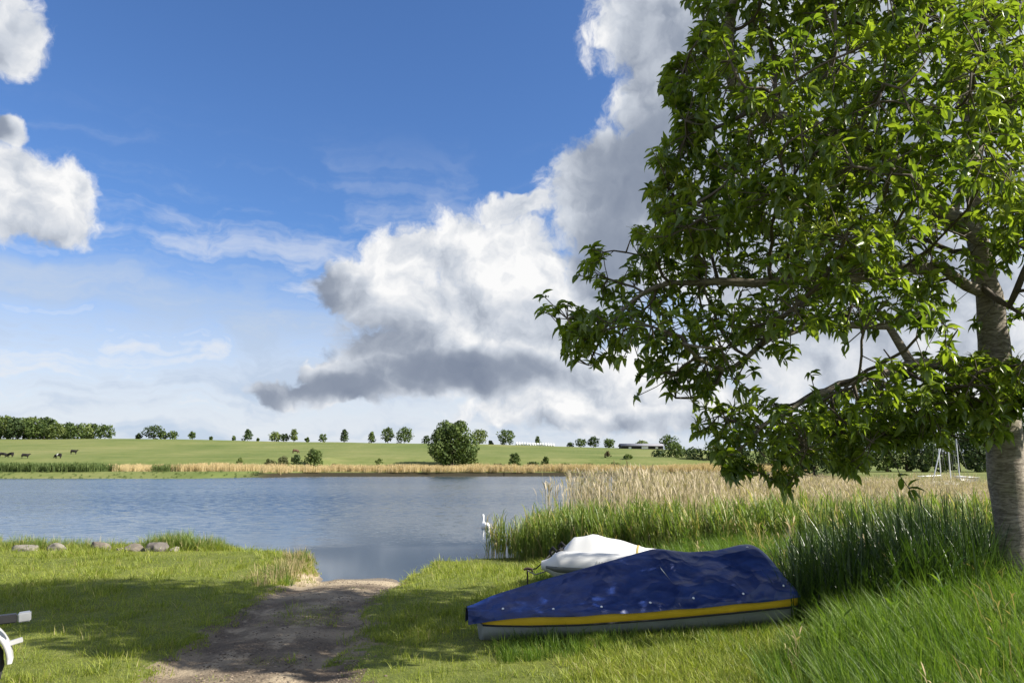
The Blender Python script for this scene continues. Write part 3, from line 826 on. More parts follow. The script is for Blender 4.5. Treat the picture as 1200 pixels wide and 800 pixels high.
tree = empty('chestnut_tree', TREE, 0, 'large leafy chestnut tree with long glossy leaves standing at the right edge', 'tree')
def loc_mesh(nm, v, F_, mat, attrs=None, smooth=True):
    return np_mesh(nm, np.asarray(v) - np.array(TREE), F_, mat, smooth, attrs)
def trunk_flare(k, a):
    z = NP[chains[0][k]][2]
    return 1 + .55 * math.exp(-max(z, 0) / .28) * (1 + .35 * math.cos(3 * a + .6)) + .05 * math.cos(2 * a + z) + .035 * math.sin(5 * a + 2.3 * z)
TV, TQ, TT, off = [], [], [], 0
nbranch = 0
for ci, c in enumerate(chains):
    pth = NP[c]; rr = rad[c].copy()
    if ci > 0: rr[0] = min(rr[0], rr[1] * 1.25)
    if ci == 0:
        rr = np.interp(pth[:, 2], [0, 1.2, 2.4, 3.0, 3.8, 5, 7, 8.4], [.215, .188, .178, .148, .112, .080, .05, .022]); rr = np.minimum(rr, np.maximum(np.linspace(.4, .006, len(rr)), .006))
        v, q_, t_ = tube(pth, rr, 20, True, trunk_flare)
        link('trunk', loc_mesh('trunk', v, [q_, t_], m_bark), tree)
        continue
    big = rr[1:].max() > .022
    v, q_, t_ = tube(pth, rr, 9 if rr.max() > .04 else 6 if big else 4)
    if big and nbranch < 60:
        link('branch', loc_mesh('branch', v, [q_, t_], m_bark if rr.max() > .05 else m_twig), tree); nbranch += 1
    else:
        TV.append(v); TQ.append(q_ + off); TT.append(t_ + off); off += len(v)
tag(link('twigs', loc_mesh('twigs', np.concatenate(TV), [np.concatenate(TQ), np.concatenate(TT)], m_twig), tree), kind='stuff')

# leaves: rosettes at the twig ends, long toothless blades that hang a little
def leaf_template(droop, fold):
    xs = [0, .22, .5, .78]; ws = [.04, .40, .5, .30]
    V_ = []
    for x, w in zip(xs, ws):
        z = -droop * x * x; V_ += [(x, -w, z + fold * w), (x, 0, z), (x, w, z + fold * w)]
    V_.append((1, 0, -droop * 1.05))
    Q_ = []
    for k in range(3):
        a = 3 * k; Q_ += [(a, a + 1, a + 4, a + 3), (a + 1, a + 2, a + 5, a + 4)]
    T_ = [(9, 10, 12), (10, 11, 12)]
    return np.array(V_), np.array(Q_), np.array(T_)
LT = [leaf_template(.16, .35), leaf_template(.38, .25), leaf_template(.62, .45)]
tips = [i for i in range(NN) if rad[i] < .0085 and NP[i][2] > 1.3]
lr = np.random.default_rng(5)
LO, LX, LZ, LL, LW, LK, LR = [], [], [], [], [], [], []
for i in tips:
    tip = not ch[i]
    if not tip and lr.uniform() > .30: continue
    d = NP[i] - NP[parent[i]]; d /= np.linalg.norm(d) + 1e-9
    ax = d * .7 + np.array([0, 0, .55]); ax /= np.linalg.norm(ax)
    ref = np.cross(ax, [0.3, .2, 1.]); ref /= np.linalg.norm(ref); r2 = np.cross(ax, ref)
    k = lr.integers(6, 10) if tip else lr.integers(2, 5); rn = lr.uniform(); a0 = lr.uniform(0, 6.28)
    for j in range(k):
        a = a0 + j * 2.4 + lr.normal(0, .25); open_ = lr.uniform(.15, .6)
        dirv = (ref * math.cos(a) + r2 * math.sin(a)) + ax * open_ + np.array([0, 0, -.38]) * lr.uniform(.2, 1.3)
        dirv /= np.linalg.norm(dirv)
        side = np.cross(np.array([0, 0, 1.]) + lr.normal(0, .35, 3), dirv); side /= np.linalg.norm(side) + 1e-9
        LO.append(NP[i] + d * lr.uniform(-.03, .02)); LX.append(dirv); LZ.append(side)
        LL.append(lr.uniform(.07, .145)); LW.append(lr.uniform(.36, .46)); LK.append(lr.integers(0, 3)); LR.append(np.clip(rn * .6 + lr.uniform(0, .4), 0, 1))
LO, LX, LZ = map(np.array, (LO, LX, LZ)); LL = np.array(LL); LW = np.array(LW); LK = np.array(LK); LR = np.array(LR)
LN = np.cross(LX, LZ)
m_leaf = leaf_mat('chestnut_leaf', (.050, .098, .012), (.270, .335, .040), .47, .32, .55, 'rnd', .8, False, back=(.10, .15, .045))
def leaf_verts(sel, k):
    T_ = LT[k][0]
    s = LL[sel][:, None, None]
    return LO[sel][:, None] + s * (LX[sel][:, None] * T_[None, :, :1] + LZ[sel][:, None] * (T_[None, :, 1:2] * LW[sel][:, None, None]) + LN[sel][:, None] * T_[None, :, 2:3])
# the leaves that show largest are parts of their own
rel = LO - np.array([0, 0, CAM_Z])
dep = rel[:, 1] * math.cos(PITCH) + rel[:, 2] * math.sin(PITCH); upc = -rel[:, 1] * math.sin(PITCH) + rel[:, 2] * math.cos(PITCH)
vis = (dep > 1) & (np.abs(rel[:, 0] / dep) < .66) & (np.abs(upc / dep) < .44)
score = np.where(vis, LL / dep, 0)
solo = np.argsort(-score)[:300]
rest = np.ones(len(LO), bool); rest[solo] = False
FV, FQ, FT, FR, off = [], [], [], [], 0
for k in range(3):
    sel = np.where(rest & (LK == k))[0]
    v = leaf_verts(sel, k).reshape(-1, 3); n_ = len(sel); nv = 13
    o_ = (np.arange(n_) * nv)[:, None, None] + off
    FQ.append((o_ + LT[k][1][None]).reshape(-1, 4)); FT.append((o_ + LT[k][2][None]).reshape(-1, 3))
    FV.append(v); FR.append(np.repeat(LR[sel], nv)); off += len(v)
tag(link('foliage', loc_mesh('foliage', np.concatenate(FV), [np.concatenate(FQ), np.concatenate(FT)], m_leaf, {'rnd': np.concatenate(FR)}), tree), kind='stuff')
leaf_me = [[np_mesh('leaf', LT[k][0] * np.array([1, .41, 1]), [LT[k][1], LT[k][2]], m_leaf, True, {'rnd': np.full(13, v_)}) for v_ in (.25, .5, .75)] for k in range(3)]
for i in solo:
    o = link('leaf', leaf_me[LK[i]][min(2, int(LR[i] * 3))], tree)
    M = Matrix((LX[i], LZ[i], LN[i])).transposed().to_4x4() @ Matrix.Diagonal((LL[i], LL[i], LL[i], 1))
    M.translation = Vector(LO[i]) - TREE
    o.matrix_basis = M
# young catkins: pale yellow green spikes over some of the rosettes
m_catkin = leaf_mat('catkin', (.16, .20, .04), (.30, .32, .08), .3, .6, .3, 'rnd', 3.)
cand = [i for i in tips if not ch[i]]
lr.shuffle(cand)
CV, CQ, CR, off = [], [], [], 0
seeds_ = NP[cand[:46]]
for i in cand:
    if np.linalg.norm(seeds_ - NP[i], axis=1).min() > .42: continue
    for j in range(9):
        a = lr.uniform(0, 6.28); d = np.array([math.cos(a), math.sin(a), lr.uniform(.4, 1.4)]); d /= np.linalg.norm(d)
        w = np.cross(d, [0, 0, 1.]); w = w / (np.linalg.norm(w) + 1e-9) * .005; L_ = lr.uniform(.08, .15); p = NP[i]
        q = [p, p + d * L_ * .5 + [0, 0, .01], p + d * L_ - [0, 0, .015]]
        CV += [q[0] - w, q[0] + w, q[1] - w, q[1] + w, q[2] - w * .6, q[2] + w * .6]
        CQ += [[off, off + 1, off + 3, off + 2], [off + 2, off + 3, off + 5, off + 4]]; CR += [lr.uniform()] * 6; off += 6
tag(link('catkins', loc_mesh('catkins', np.array(CV), np.array(CQ), m_catkin, {'rnd': CR}), tree), kind='stuff')
print('TREE nodes', NN, 'leaves', len(LO), 'chains', len(chains), 'branches', nbranch, 'catkins', len(CQ))
# ------------------------------------------------------------------ far things
def ground_hit(px, py, y0=3., y1=420.):
    d = ray(px, py); d = d / d.y
    Y = np.concatenate([np.linspace(y0, 30, 600), np.linspace(30, y1, 1600)])
    z = CAM_Z + d.z * Y; g = height(d.x * Y, Y)
    k = np.where(z <= g)[0]
    Y_ = Y[k[0]] if len(k) else y1
    return Vector((d.x * Y_, Y_, hz1(d.x * Y_, Y_)))

def foliage_cards(cent, axes, n, size, seed, flat=.75):
    """n bent leaf-spray faces through the clumps, thicker towards their skins"""
    r = np.random.default_rng(seed)
    k = r.integers(0, len(cent), n)
    d = r.normal(0, 1, (n, 3)); d /= np.linalg.norm(d, axis=1)[:, None]
    rr = r.uniform(.35, 1, n) ** .5
    P = cent[k] + d * axes[k] * rr[:, None]
    nrm = d + r.normal(0, .55, (n, 3)); nrm /= np.linalg.norm(nrm, axis=1)[:, None]
    u = np.cross(nrm, r.normal(0, 1, (n, 3))); u /= np.linalg.norm(u, axis=1)[:, None]; w = np.cross(nrm, u)
    s = r.uniform(size * .55, size * 1.2, n)[:, None]
    a = P - u * s * .6; b = P + u * s * .6; c = P + w * s * flat - nrm * s * .2; e = P - w * s * flat - nrm * s * .2
    V_ = np.stack([a, e, b, c], 1).reshape(-1, 3)
    F_ = (np.arange(n) * 4)[:, None] + np.array([0, 1, 2, 3])
    return V_, F_, np.repeat(r.uniform(0, 1, n), 4)

FOL = {
 'mid':   leaf_mat('far_foliage', (.038, .068, .020), (.110, .150, .040), .25, .7, .2, 'rnd', .35),
 'light': leaf_mat('light_far_foliage', (.065, .100, .028), (.165, .200, .060), .25, .7, .2, 'rnd', .35),
 'dark':  leaf_mat('dark_far_foliage', (.022, .042, .016), (.065, .095, .030), .2, .7, .2, 'rnd', .35),
 'grey':  leaf_mat('grey_shrub_foliage', (.065, .078, .035), (.15, .155, .075), .25, .8, .1, 'rnd', .5),
 'brown': leaf_mat('brown_shrub_foliage', (.05, .042, .022), (.11, .09, .045), .2, .8, .1, 'rnd', .5),
}
m_fartrunk = simple_mat('far_tree_bark', (.075, .062, .048), .9, .2, 0, .3, 3, .3, .03)

def far_tree(name, base, H, W, fol, seed, label, cat='tree', group=None, shape='round', card=None, ncards=None, stem=.16, clear=.10, depth=None):
    r = np.random.default_rng(seed)
    base = Vector(base); dist = base.length
    card = card or max(.16, dist * .0016)
    root = empty(name, base, r.uniform(0, 6.28), label, cat, group)
    top = np.array([r.normal(0, .05) * W, r.normal(0, .05) * W, H * .8])
    path = np.array([[0, 0, -.4], [0, 0, H * .2], [top[0] * .5, top[1] * .5, H * .5], top])
    tr = np.array([1.25, .9, .55, .15]) * max(.03, H * stem * .12)
    v, q_, t_ = tube(path, tr, 7)
    Vs, Qs, Ts, off = [v], [q_], [t_], len(v)
    K = 6 if shape == 'sparse' else max(12, int(12 + W))
    cent, axes = [], []
    for k in range(K):
        s = (k + .5) / K; a = 2.4 * k + r.uniform(-.4, .4); zz = clear + (1 - clear) * (.10 + .80 * s)
        if shape == 'cone': prof = (1 - s) ** .8 * .9 + .12
        elif shape == 'bush': prof = math.sqrt(max(0, 1 - (s * .95) ** 2)) * .8
        else: prof = math.sin(math.pi * (.16 + .76 * s)) ** .7
        rad_ = W * .5 * prof * r.uniform(.35, .8)
        c = np.array([math.cos(a) * rad_, math.sin(a) * rad_, H * zz]); cent.append(c)
        ax = W * r.uniform(.17, .27) * (prof * .7 + .35); axes.append([ax, ax, min(ax * .9, H * .22)])
        if k % 2 == 0 and shape != 'bush':
            st_ = path[1] + (path[2] - path[1]) * r.uniform(0, .9)
            v, q_, t_ = tube([st_, (st_ + c) / 2 + [0, 0, -.02 * H], c], [tr[2] * .55, tr[2] * .35, .012], 5)
            Vs.append(v); Qs.append(q_ + off); Ts.append(t_ + off); off += len(v)
    link('trunk', np_mesh('trunk', np.concatenate(Vs), [np.concatenate(Qs), np.concatenate(Ts)], m_fartrunk), root)
    n = ncards or int(np.clip(W * H / card ** 2 * (4.2 if shape != 'sparse' else 1.2), 160, 9000))
    v, f, rn = foliage_cards(np.array(cent), np.array(axes), n, card, seed + 1)
    v[:, 2] = np.maximum(v[:, 2], .02)
    link('crown', np_mesh('crown', v, f, FOL[fol], False, {'rnd': rn}), root)
    return root

RIDGE = 337.
def sky_tree(name, px, top, wpx, fol, label, shape='round', seed=None, dist=RIDGE, group=None, base_py=None, **kw):
    if base_py is not None:
        b = ground_hit(px, base_py); Y = b.y
    else:
        Y = dist; x = at(px, 500, Y).x; b = Vector((x, Y, hz1(x, Y) - .3))
    H = at(px, top, Y).z - b.z
    return far_tree(name, b, H, wpx / FPX * Y, fol, seed or int(px * 7 + top), label, 'shrub' if 'shrub' in name or 'bush' in name else 'tree', group, shape, **kw)

# the wood on the left end of the ridge
ORD = ['leftmost', 'second', 'third', 'fourth', 'fifth', 'sixth', 'seventh', 'eighth', 'ninth', 'tenth', 'eleventh', 'twelfth', 'thirteenth', 'fourteenth', 'fifteenth']
for k, px in enumerate(np.linspace(-6, 108, 15)):
    top = np.interp(px, [-40, 0, 20, 55, 75, 85, 108], [484, 487, 488, 489, 496, 496, 494]) + random.uniform(-2, 3)
    sky_tree('broadleaf_tree', px + random.uniform(-2, 2), top, random.uniform(21, 28), ('mid', 'light', 'mid', 'dark')[k % 4], ('leftmost tree' if k == 0 else ORD[k] + ' tree from the left edge') + ' in the dense wood on the left skyline', seed=900 + k, 
             dist=RIDGE + (k % 3) * 6 - 5, group='wood on the left skyline', clear=0)
G_R = 'trees along the ridge'
for (nm, px, top, w, fol, sh, lab) in [
  ('broadleaf_tree', 124, 497, 22, 'mid', 'round', 'rounded tree just right of the wood on the left skyline'),
  ('hedge_bush', 163, 508, 11, 'dark', 'bush', 'low dark bush left of the spreading skyline thicket'),
  ('broadleaf_tree', 181, 499, 26, 'dark', 'round', 'spreading dark tree with pointed top on the left skyline thicket'),
  ('hedge_bush', 191, 505, 13, 'mid', 'bush', 'small bush between the spreading dark tree and its right neighbour'),
  ('broadleaf_tree', 203, 505, 15, 'mid', 'round', 'small rounded tree at the right end of the skyline thicket'),
  ('broadleaf_tree', 226, 505, 10, 'mid', 'round', 'small lone egg-shaped tree right of the skyline thicket'),
  ('sapling', 248, 511, 4, 'mid', 'sparse', 'tiny sapling on the skyline right of the lone egg-shaped tree'),
  ('sapling', 275, 510, 5, 'mid', 'sparse', 'tiny sapling left of the ragged pointed skyline tree'),
  ('broadleaf_tree', 291, 502, 15, 'dark', 'cone', 'ragged pointed tree alone on the left half of the skyline'),
  ('sapling', 303, 513, 4, 'mid', 'sparse', 'tiny sapling right of the ragged pointed skyline tree'),
  ('broadleaf_tree', 323, 506, 17, 'light', 'round', 'broad low pale green tree in a group of three on the skyline'),
  ('broadleaf_tree', 334, 508, 12, 'dark', 'round', 'low dark tree in the middle of the group of three on the skyline'),
  ('broadleaf_tree', 345, 502, 11, 'light', 'round', 'tall slim pale tree at the right of the group of three on the skyline'),
  ('sapling', 361, 512, 6, 'mid', 'sparse', 'small sapling above the shrubs of the far shore'),
  ('broadleaf_tree', 379, 508, 10, 'mid', 'round', 'small round tree on the skyline above the large shore shrub'),
  ('broadleaf_tree', 404, 502, 14, 'dark', 'cone', 'dark conical tree on the skyline right of the shore shrubs'),
  ('broadleaf_tree', 436, 505, 13, 'mid', 'cone', 'small cone-shaped tree second left of the paired skyline trees'),
  ('broadleaf_tree', 455, 500, 15, 'mid', 'round', 'upright oval tree, left one of the paired skyline trees'),
  ('broadleaf_tree', 474, 501, 23, 'mid', 'round', 'broad round tree, right one of the paired skyline trees'),
  ('broadleaf_tree', 500, 510, 13, 'dark', 'bush', 'low tree on the skyline half hidden by the big shore tree'),
  ('broadleaf_tree', 562, 503, 23, 'light', 'round', 'broad pale tree on the skyline right of the big shore tree'),
  ('hedge_bush', 575, 516, 8, 'dark', 'bush', 'low bush at the foot of the broad pale skyline tree'),
  ('broadleaf_tree', 593, 503, 21, 'mid', 'round', 'dense round tree on the skyline left of the white bales'),
  ('broadleaf_tree', 630, 510, 10, 'mid', 'cone', 'small cone-shaped tree behind the row of white bales'),
  ('hedge_bush', 668, 518, 12, 'dark', 'bush', 'low leftmost bush of the thicket beside the farm building'),
  ('broadleaf_tree', 681, 514, 15, 'mid', 'round', 'bushy tree second from the left in the thicket by the farm building'),
  ('broadleaf_tree', 695, 511, 15, 'dark', 'round', 'highest tree of the thicket left of the farm building'),
  ('broadleaf_tree', 714, 514, 19, 'mid', 'round', 'rounded tree right at the left gable of the farm building'),
  ('broadleaf_tree', 752, 516, 18, 'light', 'round', 'pale tree rising behind the farm building roof'),
  ('broadleaf_tree', 784, 510, 24, 'mid', 'round', 'tall round tree right of the farm building')]:
    sky_tree(nm, px, top, w, fol, lab, sh, group=G_R)
# shrubs and the big tree at the far shore
sky_tree('broadleaf_tree', 529, 494, 58, 'mid', 'big dense round tree standing alone on the far shore', 'round', base_py=546.5, clear=.02, card=.34, ncards=9000, stem=.35)
sky_tree('willow_shrub', 553, 527, 20, 'light', 'light green shrub under the right side of the big shore tree', 'bush', base_py=547, card=.26)
for (nm, px, top, w, fol, sh, by, lab) in [
  ('shrub', 281, 536, 8, 'light', 'sparse', 545, 'small thin shrub alone in front of the far left reeds'),
  ('shrub', 316, 538, 22, 'grey', 'bush', 547, 'grey low shrub at the left end of the shore shrub group'),
  ('shrub', 332, 535, 20, 'grey', 'bush', 547, 'grey spreading shrub beside the dark one on the far shore'),
  ('shrub', 347, 532, 16, 'dark', 'bush', 547, 'dark leafy shrub in the middle of the shore shrub group'),
  ('shrub', 368, 526, 27, 'mid', 'bush', 547, 'tallest and broadest shrub of the far shore group'),
  ('shrub', 391, 543, 8, 'dark', 'bush', 550, 'little dark bush in the reeds right of the shrub group'),
  ('shrub', 444, 537, 12, 'light', 'sparse', 546, 'thin light shrub left of the big shore tree'),
  ('shrub', 604, 530, 19, 'mid', 'bush', 549, 'pointed green shrub right of the big shore tree'),
  ('shrub', 584, 543, 24, 'dark', 'bush', 549, 'low dark bramble left of the pointed green shrub'),
  ('shrub', 624, 541, 22, 'dark', 'bush', 549, 'low dark bramble right of the pointed green shrub'),
  ('shrub', 640, 534, 13, 'mid', 'bush', 550, 'upright green shrub at the right end of the brambles'),
  ('shrub', 662, 543, 24, 'mid', 'bush', 549, 'low hedge plant left of the brown conical bush'),
  ('shrub', 690, 543, 26, 'mid', 'bush', 549, 'low hedge plant below the brown conical bush'),
  ('shrub', 720, 542, 26, 'mid', 'bush', 549, 'low hedge plant right of the brown conical bush'),
  ('shrub', 712, 528, 11, 'brown', 'cone', 536, 'brown conical bush on the slope below the farm building'),
  ('shrub', 736, 532, 15, 'mid', 'bush', 538, 'low green bush on the slope below the farm building')]:
    sky_tree(nm, px, top, w, fol, lab, sh, base_py=by, card=.28)
# trees behind the lake on the right, seen through the chestnut
for k, (px, top, w, dist, fol) in enumerate([(772, 527, 22, 190, 'dark'), (790, 518, 26, 185, 'mid'), (812, 524, 28, 180, 'dark'), (838, 516, 30, 178, 'mid'), (866, 522, 30, 172, 'dark'), (894, 514, 32, 168, 'mid'), (924, 512, 34, 160, 'dark')]):
    sky_tree('broadleaf_tree', px, top, w, fol, ORD[k].replace('leftmost', 'first') + ' tree from the left in the dark row behind the reed bed', 'round', seed=500 + k, dist=dist, group='tree row behind the reed bed', clear=0, card=.4)
for k in range(13):
    px = 950 + k * 21 + random.uniform(-5, 5)
    sky_tree('broadleaf_tree', px, random.uniform(484, 499) - .02 * (px - 950), random.uniform(36, 48), ('dark', 'mid', 'dark')[k % 3], ORD[k].replace('leftmost', 'first') + ' tree from the left in the tall wood behind the masts', 'round', seed=600 + k,
             dist=118 + (k % 3) * 7, group='wood behind the masts', clear=0, card=.34)

# ---- white wrapped bales in a row
m_wrap = simple_mat('bale_wrap', (.80, .80, .78), .45, .5, 0, .06, 3, .2, .02)
def bale_mesh():
    bm = bmesh.new()
    bmesh.ops.create_cone(bm, cap_ends=True, segments=18, radius1=.46, radius2=.46, depth=1.3)
    bmesh.ops.bevel(bm, geom=[e for e in bm.edges if abs(e.verts[0].co.z - e.verts[1].co.z) < 1e-4], offset=.12, segments=3, affect='EDGES')
    for v in bm.verts: v.co.z += .6; v.co.x *= 1 + .03 * math.sin(7 * v.co.z)
    me = bpy.data.meshes.new('bale'); bm.to_mesh(me); bm.free(); me.materials.append(m_wrap)
    for p_ in me.polygons: p_.use_smooth = True
    return me
bme = bale_mesh()
for k in range(15):
    px = 605.5 + k * 3.05; Y = 331.; x = at(px, 500, Y).x
    tag(link('bale', bme, None, (x, Y + .3 * math.sin(k), hz1(x, Y) - .05)), ('leftmost' if k == 0 else ORD[k] + ' from the left') + ' of the white wrapped bales in the row on the skyline', 'bale', 'row of white bales')

# ---- long low farm building
m_wall = simple_mat('dark_board_wall', (.035, .034, .034), .8, .3, 0, .3, 1.2, .3, .03)
m_roof = simple_mat('grey_sheet_roof', (.19, .19, .215), .6, .4, 0, .12, .8, .2, .03)
m_white = simple_mat('white_paint', (.78, .78, .76), .5, .5, 0, .06, 3, .1, .01)
def box_mesh(nm, x0, x1, y0, y1, z0, z1, mat, bev=0.):
    bm = bmesh.new(); bmesh.ops.create_cube(bm, size=1)
    for v in bm.verts: v.co = Vector(((v.co.x + .5) * (x1 - x0) + x0, (v.co.y + .5) * (y1 - y0) + y0, (v.co.z + .5) * (z1 - z0) + z0))
    if bev: bmesh.ops.bevel(bm, geom=list(bm.edges), offset=bev, segments=2, affect='EDGES')
    me = bpy.data.meshes.new(nm); bm.to_mesh(me); bm.free(); me.materials.append(mat); return me
bx0 = at(726, 524, 318); bx1 = at(776, 524, 318); BL = bx1.x - bx0.x
bz = hz1((bx0.x + bx1.x) / 2, 318) - .2
barn = empty('farm_building', ((bx0.x + bx1.x) / 2, 318, bz), 0, 'long low dark farm building with grey roof on the right skyline', 'building')
zr = at(750, 519.5, 318).z - bz
link('wall', box_mesh('wall', -BL / 2 + .3, BL / 2 - .3, -4, 4, -1, zr * .62, m_wall), barn)
rv = [(-BL / 2, -4.7, zr * .60), (BL / 2, -4.7, zr * .60), (BL / 2, 0, zr), (-BL / 2, 0, zr), (-BL / 2, 4.7, zr * .60), (BL / 2, 4.7, zr * .60)]
rv = rv + [(a, b, c - .18) for a, b, c in rv]
link('roof', np_mesh('roof', np.array(rv), np.array([[0, 1, 2, 3], [3, 2, 5, 4], [7, 6, 9, 8], [8, 9, 10, 11], [0, 6, 7, 1], [5, 11, 10, 4], [1, 7, 8, 2], [2, 8, 11, 5], [6, 0, 3, 9], [9, 3, 4, 10]]), m_roof, False), barn)
for k, (a, b) in enumerate([(-.02, .13), (-.32, -.26), (.3, .36)]):
    link('door' if k == 0 else 'window', box_mesh('door', a * BL, b * BL, -4.08, -3.98, .2, zr * (.55 if k == 0 else .42), m_white), barn)

# ---- animals
def skin_body(name, verts, edges, radii, mat, sub=2, root_i=0):
    me = bpy.data.meshes.new(name); me.from_pydata([Vector(v) for v in verts], edges, [])
    o = bpy.data.objects.new(name, me); COL.objects.link(o)
    md = o.modifiers.new('skin', 'SKIN')
    for i, rr in enumerate(radii):
        sv = me.skin_vertices[0].data[i]; sv.radius = rr if isinstance(rr, tuple) else (rr, rr); sv.use_root = (i == root_i)
    s = o.modifiers.new('sub', 'SUBSURF'); s.levels = sub; s.render_levels = sub
    dg = bpy.context.evaluated_depsgraph_get(); dg.update()
    nm = bpy.data.meshes.new_from_object(o.evaluated_get(dg))
    bpy.data.objects.remove(o); nm.name = name
    nm.materials.clear(); nm.materials.append(mat)
    for p_ in nm.polygons: p_.use_smooth = True
    return nm
def cow_mat(nm, col, belt=False):
    m, t, o = material(nm)
    tcn = t.n.new('ShaderNodeTexCoord').outputs['Object']
    c = t.mix(t.noise(tcn, 3, 4), tuple(k * .7 for k in col), col)
    if belt:
        x = t.sep(tcn)[0]
        c = t.mix(t.m('LESS_THAN', t.m('ABSOLUTE', t.m('SUBTRACT', x, .05)), .24), c, (.7, .68, .62))
    t.l.new(pbsdf(t, c, .7, .3), o.inputs[0]); return m
def cow_mesh(mat, graze):
    hz_ = .35 if graze else 1.25
    V_ = [(-.75, 0, 1.12), (-.25, 0, 1.05), (.30, 0, 1.05), (.72, 0, 1.12), (.98, 0, 1.18 if not graze else .98), (1.22, 0, hz_ + .12 if graze else 1.42), (1.48, 0, hz_ - .12 if graze else 1.30),
          (-.72, .2, .72), (-.80, .2, .38), (-.74, .2, 0), (-.72, -.2, .72), (-.66, -.2, .38), (-.70, -.2, 0), (.66, .19, .68), (.68, .19, .36), (.66, .19, 0), (.66, -.19, .68), (.74, -.19, .36), (.70, -.19, 0), (-.92, 0, 1.05), (-.96, 0, .55)]
    E_ = [(0, 1), (1, 2), (2, 3), (3, 4), (4, 5), (5, 6), (0, 7), (7, 8), (8, 9), (0, 10), (10, 11), (11, 12), (3, 13), (13, 14), (14, 15), (3, 16), (16, 17), (17, 18), (0, 19), (19, 20)]
    R_ = [.38, .46, .47, .40, .26, .19, .12, .19, .09, .07, .19, .09, .07, .16, .085, .07, .16, .085, .07, .04, .03]
    return skin_body('cow', V_, E_, R_, mat, 1, 1)
m_cow = cow_mat('black_cow_coat', (.014, .012, .011)); m_belt = cow_mat('belted_cow_coat', (.014, .012, .011), True); m_bcow = cow_mat('brown_cow_coat', (.10, .05, .03))
cm = [cow_mesh(m_cow, False), cow_mesh(m_cow, True), cow_mesh(m_belt, True), cow_mesh(m_bcow, True)]
for (px, py, k, rz, lab) in [(3, 535.5, 1, .2, 'black cow cut by the left edge of the picture'), (12, 535.5, 1, 2.9, 'black cow second from the left edge on the pasture'), (29, 537, 0, .3, 'black cow third from the left edge on the pasture'),
    (68, 537, 2, 3.0, 'black cow with a white belt round its middle'), (86, 532, 0, .1, 'black cow standing highest on the slope, right of the belted cow'), (346, 531, 3, .4, 'tiny brown cow on the slope above the shore shrubs')]:
    p = ground_hit(px, py)
    o = link('cow', cm[k], None, p); o.rotation_euler = (0, 0, rz); o.scale = (.76, .76, .70)
    tag(o, lab, 'cow', 'cows on the pasture')

# ---- swan
m_swan = simple_mat('swan_plumage', (.82, .81, .78), .7, .3, 0, .05, 12, .2, .01)
m_bill = simple_mat('swan_bill', (.55, .16, .03), .5, .4, 0, .1, 10, .1, .003)
SP = at(569, 612, 27.5); SP.z = WATER_Z
swan = empty('swan', SP, math.radians(112), 'white swan swimming on the lake with its neck upright', 'swan'); swan.scale = (.74,) * 3
SV = [(-.42, 0, .17), (-.28, 0, .12), (-.05, 0, .10), (.18, 0, .10), (.30, 0, .16), (.34, 0, .28), (.31, 0, .40), (.30, 0, .52), (.34, 0, .60), (.42, 0, .59)]
SE = [(k, k + 1) for k in range(9)]
SR = [.03, .12, .19, .17, .09, .055, .045, .042, .058, .032]
link('body', skin_body('body', SV, SE, SR, m_swan, 2, 2), swan)
v, q_, t_ = tube([(.44, 0, .585), (.48, 0, .575), (.53, 0, .56)], [.024, .02, .012], 8)
link('bill', np_mesh('bill', v, [q_, t_], m_bill), swan)
# ---- sailing dinghies drawn up on the spit, masts up
m_mast = simple_mat('mast_alloy', (.62, .63, .64), .4, .5, .3, .06, 2, .05, .002)
m_gel = simple_mat('dinghy_gelcoat', (.50, .49, .46), .4, .5, 0, .06, 3, .05, .005)
m_rig = simple_mat('rigging_wire', (.25, .25, .25), .4, .5, .8, .1, 5, .05, .001)
def dinghy(px, py, dist, top, lab, rz, lean=0., boom=True):
    g = at(px, py, dist); g.z = hz1(g.x, dist)
    d = empty('sailing_dinghy', g, rz, lab, 'sailboat', 'dinghies on the spit')
    L, secs = 4.0, []
    for s in np.linspace(0, 1, 9):
        b = .68 * math.sin(min(1, .18 + s * .95) * math.pi * .5) * (1 - .9 * max(0, .25 - s) / .25 * .9); k = .12 + .10 * (1 - s)
        secs.append([((.5 - s) * L, sg * b * f, k + .36 * z) for sg, f, z in ((-1, 1, 1), (-1, .85, .45), (-1, .4, .05), (1, .0001, 0), (1, .4, .05), (1, .85, .45), (1, 1, 1))])
    V_ = np.array(secs).reshape(-1, 3); I_ = np.arange(63).reshape(9, 7)
    F_ = np.stack([I_[:-1, :-1], I_[1:, :-1], I_[1:, 1:], I_[:-1, 1:]], -1).reshape(-1, 4)
    deck = np.stack([I_[:-1, 0], I_[:-1, 6], I_[1:, 6], I_[1:, 0]], -1); tr = np.array([list(I_[8])])
    hull = link('hull', np_mesh('hull', V_, [np.concatenate([F_, deck]), tr], m_gel), d)
    H = at(px, top, dist).z - g.z
    v, q_, t_ = tube([(.6, 0, .3), (.6 + lean * .5, 0, H * .5), (.6 + lean, 0, H)], [.038, .035, .026], 8)
    link('mast', np_mesh('mast', v, [q_, t_], m_mast), d)
    if boom:
        v, q_, t_ = tube([(.55, 0, .95), (-.6, .15, .92), (-1.6, .3, .9)], [.035, .035, .03], 6)
        link('boom', np_mesh('boom', v, [q_, t_], m_mast), d)
    for e in ((1.9, 0, .5), (.4, .62, .5), (.4, -.62, .5)):
        v, q_, t_ = tube([(.6 + lean * .8, 0, H * .82), tuple((np.array(e) + [.6 + lean * .8, 0, H * .82]) / 2), e], [.010] * 3, 4)
        link('stay', np_mesh('stay', v, [q_, t_], m_rig), d)
dinghy(1097, 562, 56, 470, 'white dinghy whose mast stands left, crossed by a slanting spar', .5)
dinghy(1113, 568, 52, 476, 'white dinghy with a thin mast just left of the chestnut trunk', .9, 0, False)
